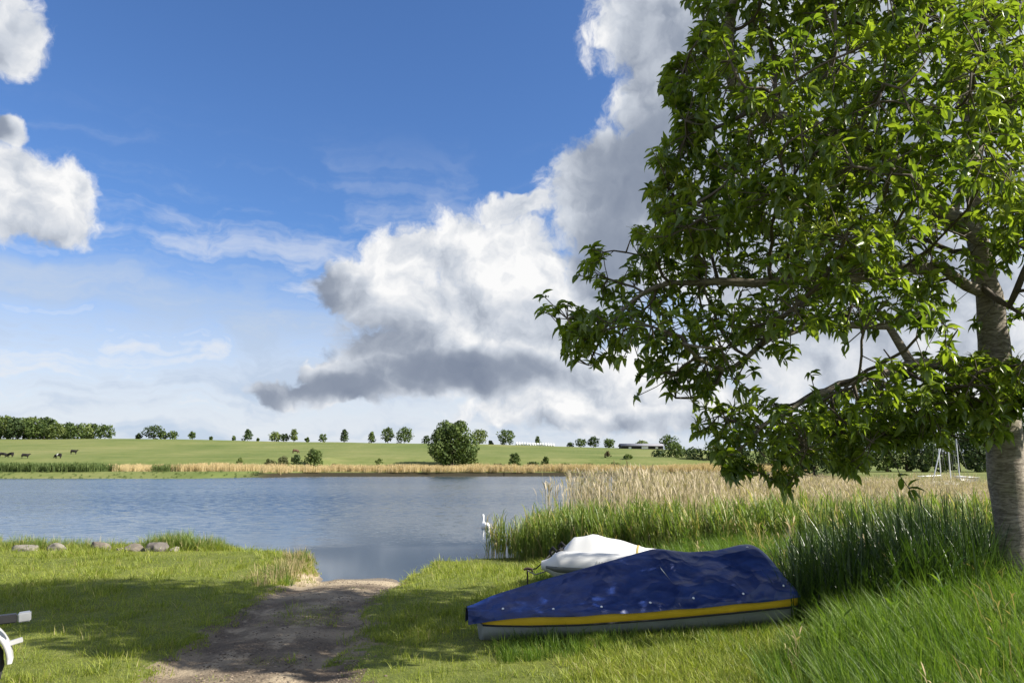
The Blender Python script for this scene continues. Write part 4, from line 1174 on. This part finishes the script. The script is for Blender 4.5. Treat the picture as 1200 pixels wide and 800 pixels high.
dinghy(1128, 568, 60, 500, 'white dinghy with a short dark mast nearest the chestnut trunk', 1.3, 0, False)
dinghy(1199, 556, 62, 432, 'white dinghy with a tall mast right of the chestnut trunk', 2.2)
sp_ = empty('spar', at(1100, 540, 55.5), 0, 'thin white spar leaning against the left mast', 'spar')
p0 = at(1090, 566, 55); p0.z = hz1(p0.x, 55); p1 = at(1106, 508, 55.3)
v, q_, t_ = tube([p0 - sp_.location, (p0 + p1) / 2 - sp_.location, p1 - sp_.location], [.04, .04, .03], 8)
link('pole', np_mesh('pole', v, [q_, t_], m_mast), sp_)
v, q_, t_ = tube([p1 - sp_.location, p1 - sp_.location + Vector((.02, 0, .12))], [.05, .045], 8)
link('end_fitting', np_mesh('end_fitting', v, [q_, t_], m_rig), sp_)
# ------------------------------------------------------------------ boats, trailer, stones
def grid_faces(n, m):
    I_ = np.arange(n * m).reshape(n, m)
    return np.stack([I_[:-1, :-1], I_[1:, :-1], I_[1:, 1:], I_[:-1, 1:]], -1).reshape(-1, 4)
def disc(nm, r, h, mat, seg=12):
    bm = bmesh.new(); bmesh.ops.create_cone(bm, cap_ends=True, segments=seg, radius1=r, radius2=r * .75, depth=h)
    bmesh.ops.bevel(bm, geom=[e for e in bm.edges if e.verts[0].co.z > 0 and e.verts[1].co.z > 0], offset=h * .3, segments=2, affect='EDGES')
    me = bpy.data.meshes.new(nm); bm.to_mesh(me); bm.free(); me.materials.append(mat)
    for p_ in me.polygons: p_.use_smooth = True
    return me

# ---- covered boat
m_tarp, t, o = material('navy_tarpaulin')
tcn = t.n.new('ShaderNodeTexCoord').outputs['Object']
f1 = t.noise(t.v('MULTIPLY', tcn, (2.2, 5, 5)), 1.6, 5, .6, .8); f2 = t.noise(tcn, 26, 4, .6)
fold = t.m('ABSOLUTE', t.m('SUBTRACT', t.noise(t.v('MULTIPLY', tcn, (1.6, 1.0, 2.2)), 1.1, 2, .45, .9), .5))
c = t.mix(t.mr(f1, .3, .75), (.004, .015, .090), (.009, .036, .180))
c = t.mix(t.m('MULTIPLY', f2, .25), c, (.014, .028, .13))
warp = t.v('ADD', t.v('MULTIPLY', tcn, (1.5, 2.4, 3.0)), t.scale(t.noise(tcn, 2.2, 2, .5, 0, 'Color'), 1.1))
hgt = t.m('ADD', t.m('ADD', t.m('MULTIPLY', t.voro(warp, 1.3), .9), t.m('MULTIPLY', t.voro(warp, 3.1), .28)), t.m('MULTIPLY', f2, .03))
t.l.new(pbsdf(t, c, t.mr(f1, .2, .8, .30, .50), .5, 0, t.bump(hgt, 1.0, .10)), o.inputs[0])
m_yellow = simple_mat('yellow_gelcoat', (.62, .40, .02), .45, .5, 0, .22, 5, .15, .006)
m_grey = simple_mat('weathered_grey_hull', (.24, .26, .26), .6, .4, 0, .3, 4, .25, .008)
m_black = simple_mat('black_rubber', (.018, .018, .018), .7, .4, 0, .3, 10, .2, .004)
m_eye = simple_mat('eyelet_metal', (.75, .76, .78), .3, .5, .2, .05, 10, .05, .001)

BOW = Vector((-.36, 7.60, 0)); STERN = Vector((2.74, 8.40, 0))
BLn = (STERN - BOW).length; brz = math.atan2(STERN.y - BOW.y, STERN.x - BOW.x)
BOW.z = hz1(1.2, 7.9) + .07
boat = empty('covered_boat', BOW, brz, 'small yellow and grey boat under a laced navy blue tarpaulin', 'boat')
S_ = np.linspace(0, 1, 110)
def half(s): return np.interp(s, [0, .02, .06, .14, .28, .5, .75, .94, .985, 1.0], [.05, .14, .22, .33, .44, .51, .53, .52, .50, .46])
def gun(s): return np.interp(s, [0, .3, .6, 1], [.225, .245, .275, .325])
def ridge(s):
    k = np.interp(s, [0, .02, .06, .17, .37, .57, .59, .70, .80, .905, .945, .975, 1.0], [.24, .29, .345, .435, .58, .725, .735, .685, .695, .75, .74, .63, .42])
    return k
rs = ridge(S_)
rs = np.convolve(np.pad(rs, 3, 'edge'), np.ones(5) / 5, 'same')[3:-3]
T_ = np.linspace(-1, 1, 61)
CVv = []
for i, s in enumerate(S_):
    b, g, r_ = half(s) * 1.03, gun(s), rs[i]
    p_ = np.interp(s, [0, .3, .55, .7, 1], [1.15, 1.12, 1.2, 1.5, 1.9])
    for tt in T_:
        a = abs(tt)
        if a < .86:
            k = a / .86; y = b * k; z = g + (r_ - g) * (1 - k ** p_)
            # slack cloth sags between the ridge and the lacing, pulled tight in folds that fan from the eyelets
            sag = -.045 * math.sin(math.pi * min(1, k)) * np.interp(s, [0, .2, .5, .6, .75, .9, 1], [.1, .7, .5, .1, .9, .2, 0])
            fan = sum(am * math.exp(-((s - e - sk * (1 - k)) / (.015 + .06 * (1 - k))) ** 2) for e, sk, am in ((.08, .05, .008), (.21, .16, .012), (.345, .20, .014), (.50, .07, .012), (.50, -.10, .006), (.635, -.05, .010), (.80, .08, .010), (.80, -.06, .007))) * (k * (1.25 - k)) ** .7 * 1.5
            rid = .010 * math.sin(13 * s + 7 * k + 1.5 * math.sin(9 * s)) * k * (1 - k) * 2 + .007 * math.sin(29 * s - 11 * k + (3 if tt > 0 else 0) + 2 * math.sin(5 * s)) * k * (1 - k) * 2
            y = y + (fan + rid) * .9; z = z + sag + rid * .6 + .5 * fan
        else:
            k = (a - .86) / .14; y = b + .022 * math.sin(k * 1.5) + .003 * math.sin(60 * s + 2) * k; z = g - (.040 + .004 * math.sin(31 * s) + .085 * math.exp(-s / .05)) * k
        CVv.append((s * BLn - .07 * math.exp(-s / .025), math.copysign(y, tt), z))
cover = link('cover', np_mesh('cover', np.array(CVv), grid_faces(110, 61), m_tarp), boat)
cover['label'] = 'laced navy blue tarpaulin with white eyelets'
def cover_pt(s, a, side=-1):
    i = int(round(s * 109)); j = int(np.argmin(np.abs(T_ - side * a))); return Vector(CVv[i * 61 + j])
eye_me = disc('eyelet', .013, .008, m_eye)
for s, a in ((.075, .70), (.21, .78), (.345, .80), (.50, .80), (.635, .80), (.80, .80), (.945, .78), (.90, .14)):
    p = cover_pt(s, a); q1 = cover_pt(min(1, s + .02), a) - p; q2 = cover_pt(s, a - .07) - p
    nrm = q1.cross(q2); nrm = nrm if nrm.y < 0 else -nrm; nrm.normalize()
    e = link('eyelet', eye_me, cover, p + nrm * .004); e.rotation_euler = nrm.to_track_quat('Z', 'Y').to_euler()
# a white slit lying on the cloth over the windscreen edge
p = [cover_pt(.565, .36), cover_pt(.572, .34), cover_pt(.590, .56), cover_pt(.583, .58)]
p = [q + Vector((0, -.006, .004)) for q in p]; m4 = [(p[0] + p[1]) / 2 + Vector((0, -.004, .012)), (p[2] + p[3]) / 2 + Vector((0, -.004, -.012))]
link('white_slit', np_mesh('white_slit', np.array([m4[0], p[1], p[2], m4[1], p[3], p[0]]), np.array([[0, 1, 2, 5], [5, 2, 3, 4]]), m_white), cover)
# hull below the lacing: yellow sheer band over grey bottom
def hull_strip(nm, prof, mat):
    V_ = []
    for s in S_[2:]:
        b, g = half(s), gun(s)
        for (fy, z0, kz) in prof: V_.append((s * BLn, -b * fy, z0 + kz * g))
    n_, m_ = len(S_) - 2, len(prof)
    W_ = [(a, -b, c) for a, b, c in V_]
    F_ = grid_faces(n_, m_); F2 = F_[:, ::-1] + n_ * m_
    end = [list(range((n_ - 1) * m_, n_ * m_)) + list(range(2 * n_ * m_ - 1, 2 * n_ * m_ - m_ - 1, -1))]
    beg = [list(range(0, m_)) + list(range(n_ * m_ + m_ - 1, n_ * m_ - 1, -1))]
    return link(nm, np_mesh(nm, np.array(V_ + W_), [F_, F2, np.array(end), np.array(beg)], mat), boat)
hull_strip('sheer_band', [(1.0, -.005, 1), (1.02, -.04, 1), (1.015, -.085, 1), (.985, -.118, 1)], m_yellow)
hull_strip('hull', [(.975, -.112, 1), (.95, -.13, .95), (.90, -.07, .5), (.70, -.03, .12), (.30, -.06, .0), (.01, -.09, .0)], m_grey)
hull_strip('rubbing_strake', [(1.018, -.116, 1), (1.03, -.124, 1), (1.018, -.132, 1), (.98, -.134, 1)], m_black)

# ---- white inflatable, keel up
m_pvc = simple_mat('white_inflatable_fabric', (.60, .60, .585), .42, .5, 0, .06, 4, .12, .01)
m_pvcg = simple_mat('grey_inflatable_fabric', (.09, .10, .092), .5, .5, 0, .15, 4, .12, .01)
m_pale = simple_mat('pale_grey_fabric', (.34, .36, .33), .5, .5, 0, .1, 4, .12, .01)
m_ytape = simple_mat('yellow_strap', (.42, .33, .10), .6, .4, 0, .15, 8, .1, .003)
m_mark = simple_mat('faded_grey_print', (.36, .37, .37), .6, .4, 0, .2, 12, .05, .002)
IZ = hz1(1.2, 11.2)
inf = empty('inflatable_boat', (.74, 11.25, IZ + .04), -.24, 'white inflatable dinghy lying keel up behind the covered boat', 'boat')
path, rr = [], []
TRr, HB, IL = .195, .50, 2.55
for k in range(-13, 14):
    s = abs(k) / 13; sg = -1 if k < 0 else 1
    x = IL * (1 - s ** 1.0) if False else None
    u = 1 - s                              # 0 at the stern, 1 at the bow
    if u < .68: X, Yc = u / .68 * 1.15, HB
    else:
        a = (u - .68) / .32 * math.pi / 2; X, Yc = 1.15 + .60 * math.sin(a), HB * math.cos(a) ** .8
    path.append((X - .12, sg * Yc, .30 - .10 * (X / 2.5) ** 1.6)); rr.append(TRr * (1 if s < .93 else (.80 if s < .99 else .45)))
ext = lambda p, q, d: tuple(np.array(p) + (np.array(p) - np.array(q)) / np.linalg.norm(np.array(p) - np.array(q)) * d)
path = [ext(path[0], path[1], .10)] + path + [ext(path[-1], path[-2], .10)]; rr = [.06] + rr + [.06]
# resample smooth
pa = np.array(path); tt = np.linspace(0, len(pa) - 1, 120); pa = np.stack([np.interp(tt, np.arange(len(pa)), pa[:, k]) for k in range(3)], 1); ra = np.interp(tt, np.arange(len(rr)), rr)
for _ in range(3): pa[1:-1] = (pa[:-2] + 2 * pa[1:-1] + pa[2:]) / 4; ra[1:-1] = (ra[:-2] + 2 * ra[1:-1] + ra[2:]) / 4
v, q_, t_ = tube(pa, ra, 22)
tb = link('tube', np_mesh('tube', v, [q_, t_], m_pvc), inf)
# rubbing strake along the outside and a pale panel below it
def outside(pa, ra, a0, a1, lift, n=6):
    V_ = []
    for k in range(len(pa)):
        tg = pa[min(k + 1, len(pa) - 1)] - pa[max(k - 1, 0)]; tg = tg / np.linalg.norm(tg); o_ = np.cross(tg, [0, 0, 1.]); o_ /= np.linalg.norm(o_)
        if o_ @ (pa[k] - np.array([1.1, 0, pa[k][2]])) < 0: o_ = -o_
        for a in np.linspace(a0, a1, n): V_.append(pa[k] + (o_ * math.cos(a) + np.array([0, 0, 1]) * math.sin(a)) * (ra[k] + lift * math.sin(math.pi * (a - a0) / (a1 - a0)) + .003))
    return np.array(V_), grid_faces(len(pa), n)
v, f = outside(pa[3:-3], ra[3:-3], .06, -.34, .014); link('rub_strake', np_mesh('rub_strake', v, f, m_pvcg), tb)
v, f = outside(pa[3:-3], ra[3:-3], -.40, -1.35, .003); link('side_panel', np_mesh('side_panel', v, f, m_pale), tb)
v, f = outside(pa[8:44], ra[8:44], -.78, -.95, .008); link('grab_line', np_mesh('grab_line', v, f, m_black), tb)
# inflated keel bottom between the tubes
V_ = []
for u in np.linspace(0, 1, 26):
    X = .02 + u * 1.62
    hw = .37 if X < 1.1 else .37 * math.sqrt(max(0.02, 1 - ((X - 1.1) / .64) ** 2))
    kz = np.interp(u, [0, .08, .25, .55, 1], [.50, .63, .68, .58, .34])
    for w in np.linspace(-1, 1, 17):
        zz = .36 - .10 * (X / 2.5) ** 1.6
        V_.append((X, w * hw, zz + (kz - zz) * (1 - abs(w) ** 2.2) + .006 * math.sin(30 * u) * (1 - abs(w))))
link('keel_bottom', np_mesh('keel_bottom', np.array(V_), grid_faces(26, 17), m_pvc), inf)
link('transom', box_mesh('transom', -.02, .02, -.40, .40, .10, .50, m_black, .01), inf)
for yy in (-.36, .33):
    v, q_, t_ = tube([(-.03, yy, .46), (-.10, yy + .02, .52), (-.14, yy + .04, .47), (-.12, yy + .05, .38)], [.018, .02, .02, .012], 8)
    link('wheel_bracket', np_mesh('wheel_bracket', v, [q_, t_], m_black), inf)
V_ = []
for w in np.linspace(-1.25, 1.0, 26):
    if w > -.98: x_, y_, z_ = 1.05, w * .37, .335 + (.534 - .335) * (1 - min(1, abs(w)) ** 2.2) + .010
    else: x_, y_, z_ = 1.05, -HB - TRr * math.sin((-w - .98) / .27 * 1.4) - .01, .27 + TRr * math.cos((-w - .98) / .27 * 1.4) + .012
    V_ += [(x_ - .014, y_, z_), (x_ + .014, y_, z_ + .001)]
link('strap', np_mesh('strap', np.array(V_), grid_faces(26, 2), m_ytape), inf)
# faded, unreadable print on the near tube
rm = np.random.default_rng(3); x = .55
sl_ = outside(pa, ra, .50, .12, .0, 2)
side_near = [k for k in range(len(pa)) if pa[k][1] < -.4]
MV, MF = [], []
def tube_pt(X, a): return (X, -HB - (TRr + .004) * math.cos(a), .30 - .10 * (X / 2.5) ** 1.6 + (TRr + .004) * math.sin(a))
while x < 1.0:
    w = rm.uniform(.012, .03); a0, a1 = .30 + rm.uniform(-.05, .05), .52 + rm.uniform(-.06, .06); o_ = len(MV)
    MV += [tube_pt(x, a0), tube_pt(x + w, a0), tube_pt(x + w * .8, a1), tube_pt(x - w * .2, a1)]; MF.append([o_, o_ + 1, o_ + 2, o_ + 3]); x += w + rm.uniform(.012, .03)
link('faded_print', np_mesh('faded_print', np.array(MV), np.array(MF), m_mark), tb)
# iron stake and the line to the dinghy
m_iron = simple_mat('rusty_iron', (.05, .035, .028), .8, .4, .3, .3, 14, .3, .003)
m_rope = simple_mat('grey_rope', (.20, .19, .17), .9, .2, 0, .2, 30, .4, .002)
kp = Vector((.21, 10.9, 0)); kp.z = hz1(kp.x, kp.y)
stk = empty('mooring_stake', kp, 0, 'short dark iron stake with a bent head left of the white dinghy', 'stake')
v, q_, t_ = tube([(0, 0, -.1), (.004, 0, .12), (0, 0, .26)], [.011, .011, .010], 8); link('shaft', np_mesh('shaft', v, [q_, t_], m_iron), stk)
v, q_, t_ = tube([(-.05, 0, .25), (0, 0, .27), (.06, .01, .26), (.07, .01, .22)], [.016, .016, .016, .012], 8); link('head', np_mesh('head', v, [q_, t_], m_iron), stk)
rp = empty('mooring_rope', kp + Vector((0, 0, .22)), 0, 'short slack rope from the iron stake to the white dinghy', 'rope')
e1 = Vector((.52, 10.75, IZ + .30)) - rp.location; e2 = Vector((.58, 11.2, IZ + .48)) - rp.location
for e in (e1, e2):
    v, q_, t_ = tube([(0, 0, .02), tuple(e * .35 + Vector((0, 0, -.05))), tuple(e * .7 + Vector((0, 0, -.03))), tuple(e)], [.009] * 4, 6)
    link('strand', np_mesh('strand', v, [q_, t_], m_rope if e is e1 else m_black), rp)

# ---- bare soil heap behind the boats
m_soil = simple_mat('bare_soil', (.20, .135, .095), .95, .2, 0, .3, 8, .6, .03)
c0 = ground_hit(808, 655); V_ = []
for i, r_ in enumerate(np.linspace(0, 1, 9)):
    for a in np.linspace(0, 2 * math.pi, 28, endpoint=False):
        V_.append((math.cos(a) * r_ * .55, math.sin(a) * r_ * .4, .32 * (1 - r_ ** 1.7) + .05 * (random.random() - .5) * (1 - r_) - .03))
F_ = [[i * 28 + j, i * 28 + (j + 1) % 28, (i + 1) * 28 + (j + 1) % 28, (i + 1) * 28 + j] for i in range(8) for j in range(28)]
tag(link('soil_heap', np_mesh('soil_heap', np.array(V_), np.array(F_), m_soil), None, (c0.x, c0.y, c0.z)), 'low heap of bare brown soil between the blue cover and the reeds', 'soil')

# ---- stones on the left bank
def stone_mat(nm, a, b):
    m, t, o = material(nm); tcn = t.n.new('ShaderNodeTexCoord').outputs['Object']
    n = t.noise(tcn, 5, 6, .65); l = t.noise(tcn, 14, 4, .6)
    c = t.mix(n, a, b); c = t.mix(t.mr(l, .62, .74), c, (.42, .42, .34))
    t.l.new(pbsdf(t, c, .9, .25, 0, t.bump(t.noise(tcn, 22, 6, .65), .6, .02)), o.inputs[0]); return m
ms = [stone_mat('pale_stone', (.115, .103, .085), (.27, .245, .205)), stone_mat('brown_stone', (.085, .072, .058), (.22, .19, .155)), stone_mat('dark_stone', (.055, .049, .044), (.18, .16, .14))]
def stone(px, w, h, mi, lab, seed):
    Y = 16.98 if px < 150 else 16.86; x = at(px, 638, Y).x; z = hz1(x, Y)
    bm = bmesh.new(); bmesh.ops.create_icosphere(bm, subdivisions=4, radius=1)
    from mathutils import noise as mn
    W, H = w / FPX * Y * .45, h / FPX * Y * .56
    for v in bm.verts:
        p = v.co.copy(); d = 1 + .30 * mn.noise(p * 1.3 + Vector((seed * 3.1, 0, 0))) + .10 * mn.noise(p * 3.7 + Vector((seed, 5, 0)))
        # angular faces, as split field stones have
        for k in range(5):
            r_ = random.Random(seed * 10 + k); n_ = Vector((r_.uniform(-1, 1), r_.uniform(-1, 1), r_.uniform(-.2, 1))).normalized(); lim = r_.uniform(.62, .85)
            pr = (p * d).dot(n_)
            if pr > lim: p = p - n_ * (pr - lim) * .9 / d
        p = p * d; v.co = Vector((p.x * W, p.y * W * .75, p.z * H * 1.1 + H * .45))
    me = bpy.data.meshes.new('stone'); bm.to_mesh(me); bm.free(); me.materials.append(ms[mi])
    for p_ in me.polygons: p_.use_smooth = True
    o = link('stone', me, None, (x, Y, z - .02)); tag(o, lab, 'stone', 'stones on the left bank')
for a in [(31, 34, 11, 0, 'long pale flat stone nearest the left edge of the bank', 1), (68, 24, 11, 0, 'low pale stone half covered by grass, second from the left', 2), (117, 27, 13, 1, 'rounded brown stone in the middle of the bank row', 3),
          (141, 10, 6, 0, 'smallest pale stone between the brown and the humped stone', 4), (157, 24, 11, 1, 'humped brownish stone left of the dark angular one', 5), (184, 27, 16, 2, 'dark angular stone, highest of the bank row', 6), (205, 14, 7, 0, 'small pale stone at the right end of the bank row', 7)]:
    stone(*a)
shore_var = [mesh_of('shore_tuft', blades(22, (.25, .62), (.010, .018), .12, .36, 4, 400 + k, up=.3), m_reed) for k in range(3)]
def shore_d(x, y):
    px = 600 + 900 * x / y
    return np.interp(px, [-40, 5, 14, 24, 45, 60, 72, 85, 92, 105, 130, 180, 205, 216, 235, 262, 285], [.3, .9, .9, .15, .5, 1, .7, .9, .3, .5, .15, .15, .7, 1, .9, .8, .0])
pts, r = sample(1000, -14, -5.6, 17.05, 17.75, shore_d, 55)
n = len(pts)
scatter('shore_grass', 'tufts of tall grass growing among the stones on the left bank', 'grass', pts, r.uniform(.45, .95, n) * np.interp(600 + 900 * pts[:, 0] / pts[:, 1], [0, 150, 200, 240, 285], [.85, .6, .95, 1., .45]), r.uniform(0, 6.28, n), shore_var, r.integers(0, 3, n))

# ---- boat trailer, its tail reaching into the picture at the left
m_galv = simple_mat('galvanised_steel', (.38, .39, .40), .4, .5, .6, .12, 12, .1, .002)
m_tyre = simple_mat('tyre_rubber', (.030, .030, .032), .8, .3, 0, .2, 20, .3, .004)
m_rim = simple_mat('rusty_white_rim', (.52, .46, .40), .5, .5, .1, .25, 9, .2, .003)
m_wfend = simple_mat('white_mudguard', (.40, .40, .39), .4, .5, 0, .06, 6, .05, .002)
m_bsteel = simple_mat('black_painted_steel', (.015, .015, .016), .5, .5, 0, .3, 8, .15, .003)
TY = 5.35; tx = at(-38, 771, TY).x; tz = hz1(tx, TY)
trl = empty('boat_trailer', (tx - .08, TY, tz), .52, 'boat trailer cut by the left edge, black rail and white mudguard over its wheel', 'trailer')
def torus_mesh(nm, R, r1, w, mat, seg=40, ring=14):
    V_ = []
    for i in range(seg):
        a = 2 * math.pi * i / seg
        for j in range(ring):
            b = 2 * math.pi * j / ring; rr_ = R + r1 * np.sign(math.cos(b)) * abs(math.cos(b)) ** .7; yy = w * np.sign(math.sin(b)) * abs(math.sin(b)) ** .6
            if j in (0, 1, ring - 1) and i % 2: rr_ -= .006
            V_.append((math.cos(a) * rr_, yy, math.sin(a) * rr_))
    F_ = [[i * ring + j, i * ring + (j + 1) % ring, ((i + 1) % seg) * ring + (j + 1) % ring, ((i + 1) % seg) * ring + j] for i in range(seg) for j in range(ring)]
    return np_mesh(nm, np.array(V_), np.array(F_), mat)
tyre_me = torus_mesh('tyre', .215, .065, .072, m_tyre)
prof = [(.16, -.055), (.155, -.05), (.12, -.035), (.10, -.05), (.05, -.055), (.045, -.075), (0.001, -.08)]
V_ = [(math.cos(2 * math.pi * i / 32) * r_, y_, math.sin(2 * math.pi * i / 32) * r_) for r_, y_ in prof + [(.001, .05), (.16, .055)] for i in range(32)]
F_ = [[k * 32 + i, k * 32 + (i + 1) % 32, (k + 1) * 32 + (i + 1) % 32, (k + 1) * 32 + i] for k in range(8) for i in range(32)]
rim_me = np_mesh('rim', np.array(V_), np.array(F_), m_rim)
for yy, sg in ((0, -1), (-1.45, 1)):
    w = bpy.data.objects.new('wheel', None); COL.objects.link(w); w.parent = trl; w.location = (0, yy, .275); w.empty_display_size = .1
    link('tyre', tyre_me, w); o = link('rim', rim_me, w); o.scale = (1, sg, 1)
    A = np.linspace(math.radians(4), math.radians(165), 26); V_ = []
    for a in A:
        for r_, y_ in ((.300, -.11), (.320, -.105), (.325, -.08), (.325, .08), (.320, .105), (.300, .11), (.295, .10), (.315, .075), (.315, -.075), (.295, -.10)):
            V_.append((math.cos(a) * r_, y_ + yy, .275 + math.sin(a) * r_))
    F_ = [[i * 10 + j, i * 10 + (j + 1) % 10, (i + 1) * 10 + (j + 1) % 10, (i + 1) * 10 + j] for i in range(25) for j in range(10)]
    link('mudguard', np_mesh('mudguard', np.array(V_), [np.array(F_), np.array([list(range(10))]), np.array([list(range(250, 260))])], m_wfend), trl)
def bar(nm, a, b, w, h, mat):
    a, b = Vector(a), Vector(b); L = (b - a).length
    me = box_mesh(nm, 0, L, -w / 2, w / 2, -h / 2, h / 2, mat, min(w, h) * .12)
    o = link(nm, me, trl, a); o.rotation_euler = (b - a).to_track_quat('X', 'Z').to_euler(); return o
bar('axle', (0, .02, .275), (0, -1.47, .275), .05, .05, m_galv)
for yy in (-.22, -1.23): bar('chassis_rail', (.02, yy, .36), (-2.2, yy, .36), .05, .09, m_galv)
bar('drawbar', (-2.2, -.72, .36), (-3.3, -.72, .40), .07, .07, m_galv)
bar('cross_beam', (-2.17, -.25, .36), (-2.17, -1.2, .36), .06, .06, m_galv); bar('cross_beam', (-.45, -.25, .36), (-.45, -1.2, .36), .06, .06, m_galv)
q = bar('bunk_rail', (-1.6, -.15, .52), (.33, -.15, .60), .07, .055, m_bsteel)
bar('end_cap', (.335, -.15, .600), (.41, -.15, .606), .075, .06, m_galv)
bar('bunk_rail', (-1.6, -1.3, .50), (.0, -1.3, .56), .07, .055, m_bsteel)
bar('bumper_bar', (.29, .02, .405), (.37, .02, .425), .04, .03, m_wfend)
for xx in (-1.2, -.45, .05): bar('bunk_post', (xx, -.15, .34), (xx, -.15, .53), .04, .04, m_galv)

# ---- loose stones on the track
m_peb = leaf_mat('pebble', (.045, .034, .025), (.24, .19, .14), 0.0, .85, .3, None, 20., False)
peb_var = []
for k in range(4):
    bm = bmesh.new(); bmesh.ops.create_icosphere(bm, subdivisions=1, radius=1); rk = random.Random(k)
    for v in bm.verts: v.co = Vector((v.co.x * rk.uniform(.8, 1.3), v.co.y * rk.uniform(.7, 1.1), v.co.z * .6)) * rk.uniform(.8, 1.15)
    me = bpy.data.meshes.new('pebble'); bm.to_mesh(me); bm.free(); me.materials.append(m_peb); peb_var.append(me)
pts, r = sample(60000, -5.5, .2, 4.2, 15.6, lambda x, y: track_mask(x, y) * np.interp(y, [4, 8, 13.5, 15.6], [1, .6, .25, .12]) * (.25 + .75 * sstep(fbm(x, y, 1.2, 3, 12), .38, .6)), 91)
n = len(pts)
scatter('track_gravel', 'loose dark gravel strewn over the track to the slipway', 'gravel', pts, .004 + .013 * r.uniform(0, 1, n) ** 2.5, r.uniform(0, 6.28, n), peb_var, r.integers(0, 4, n))
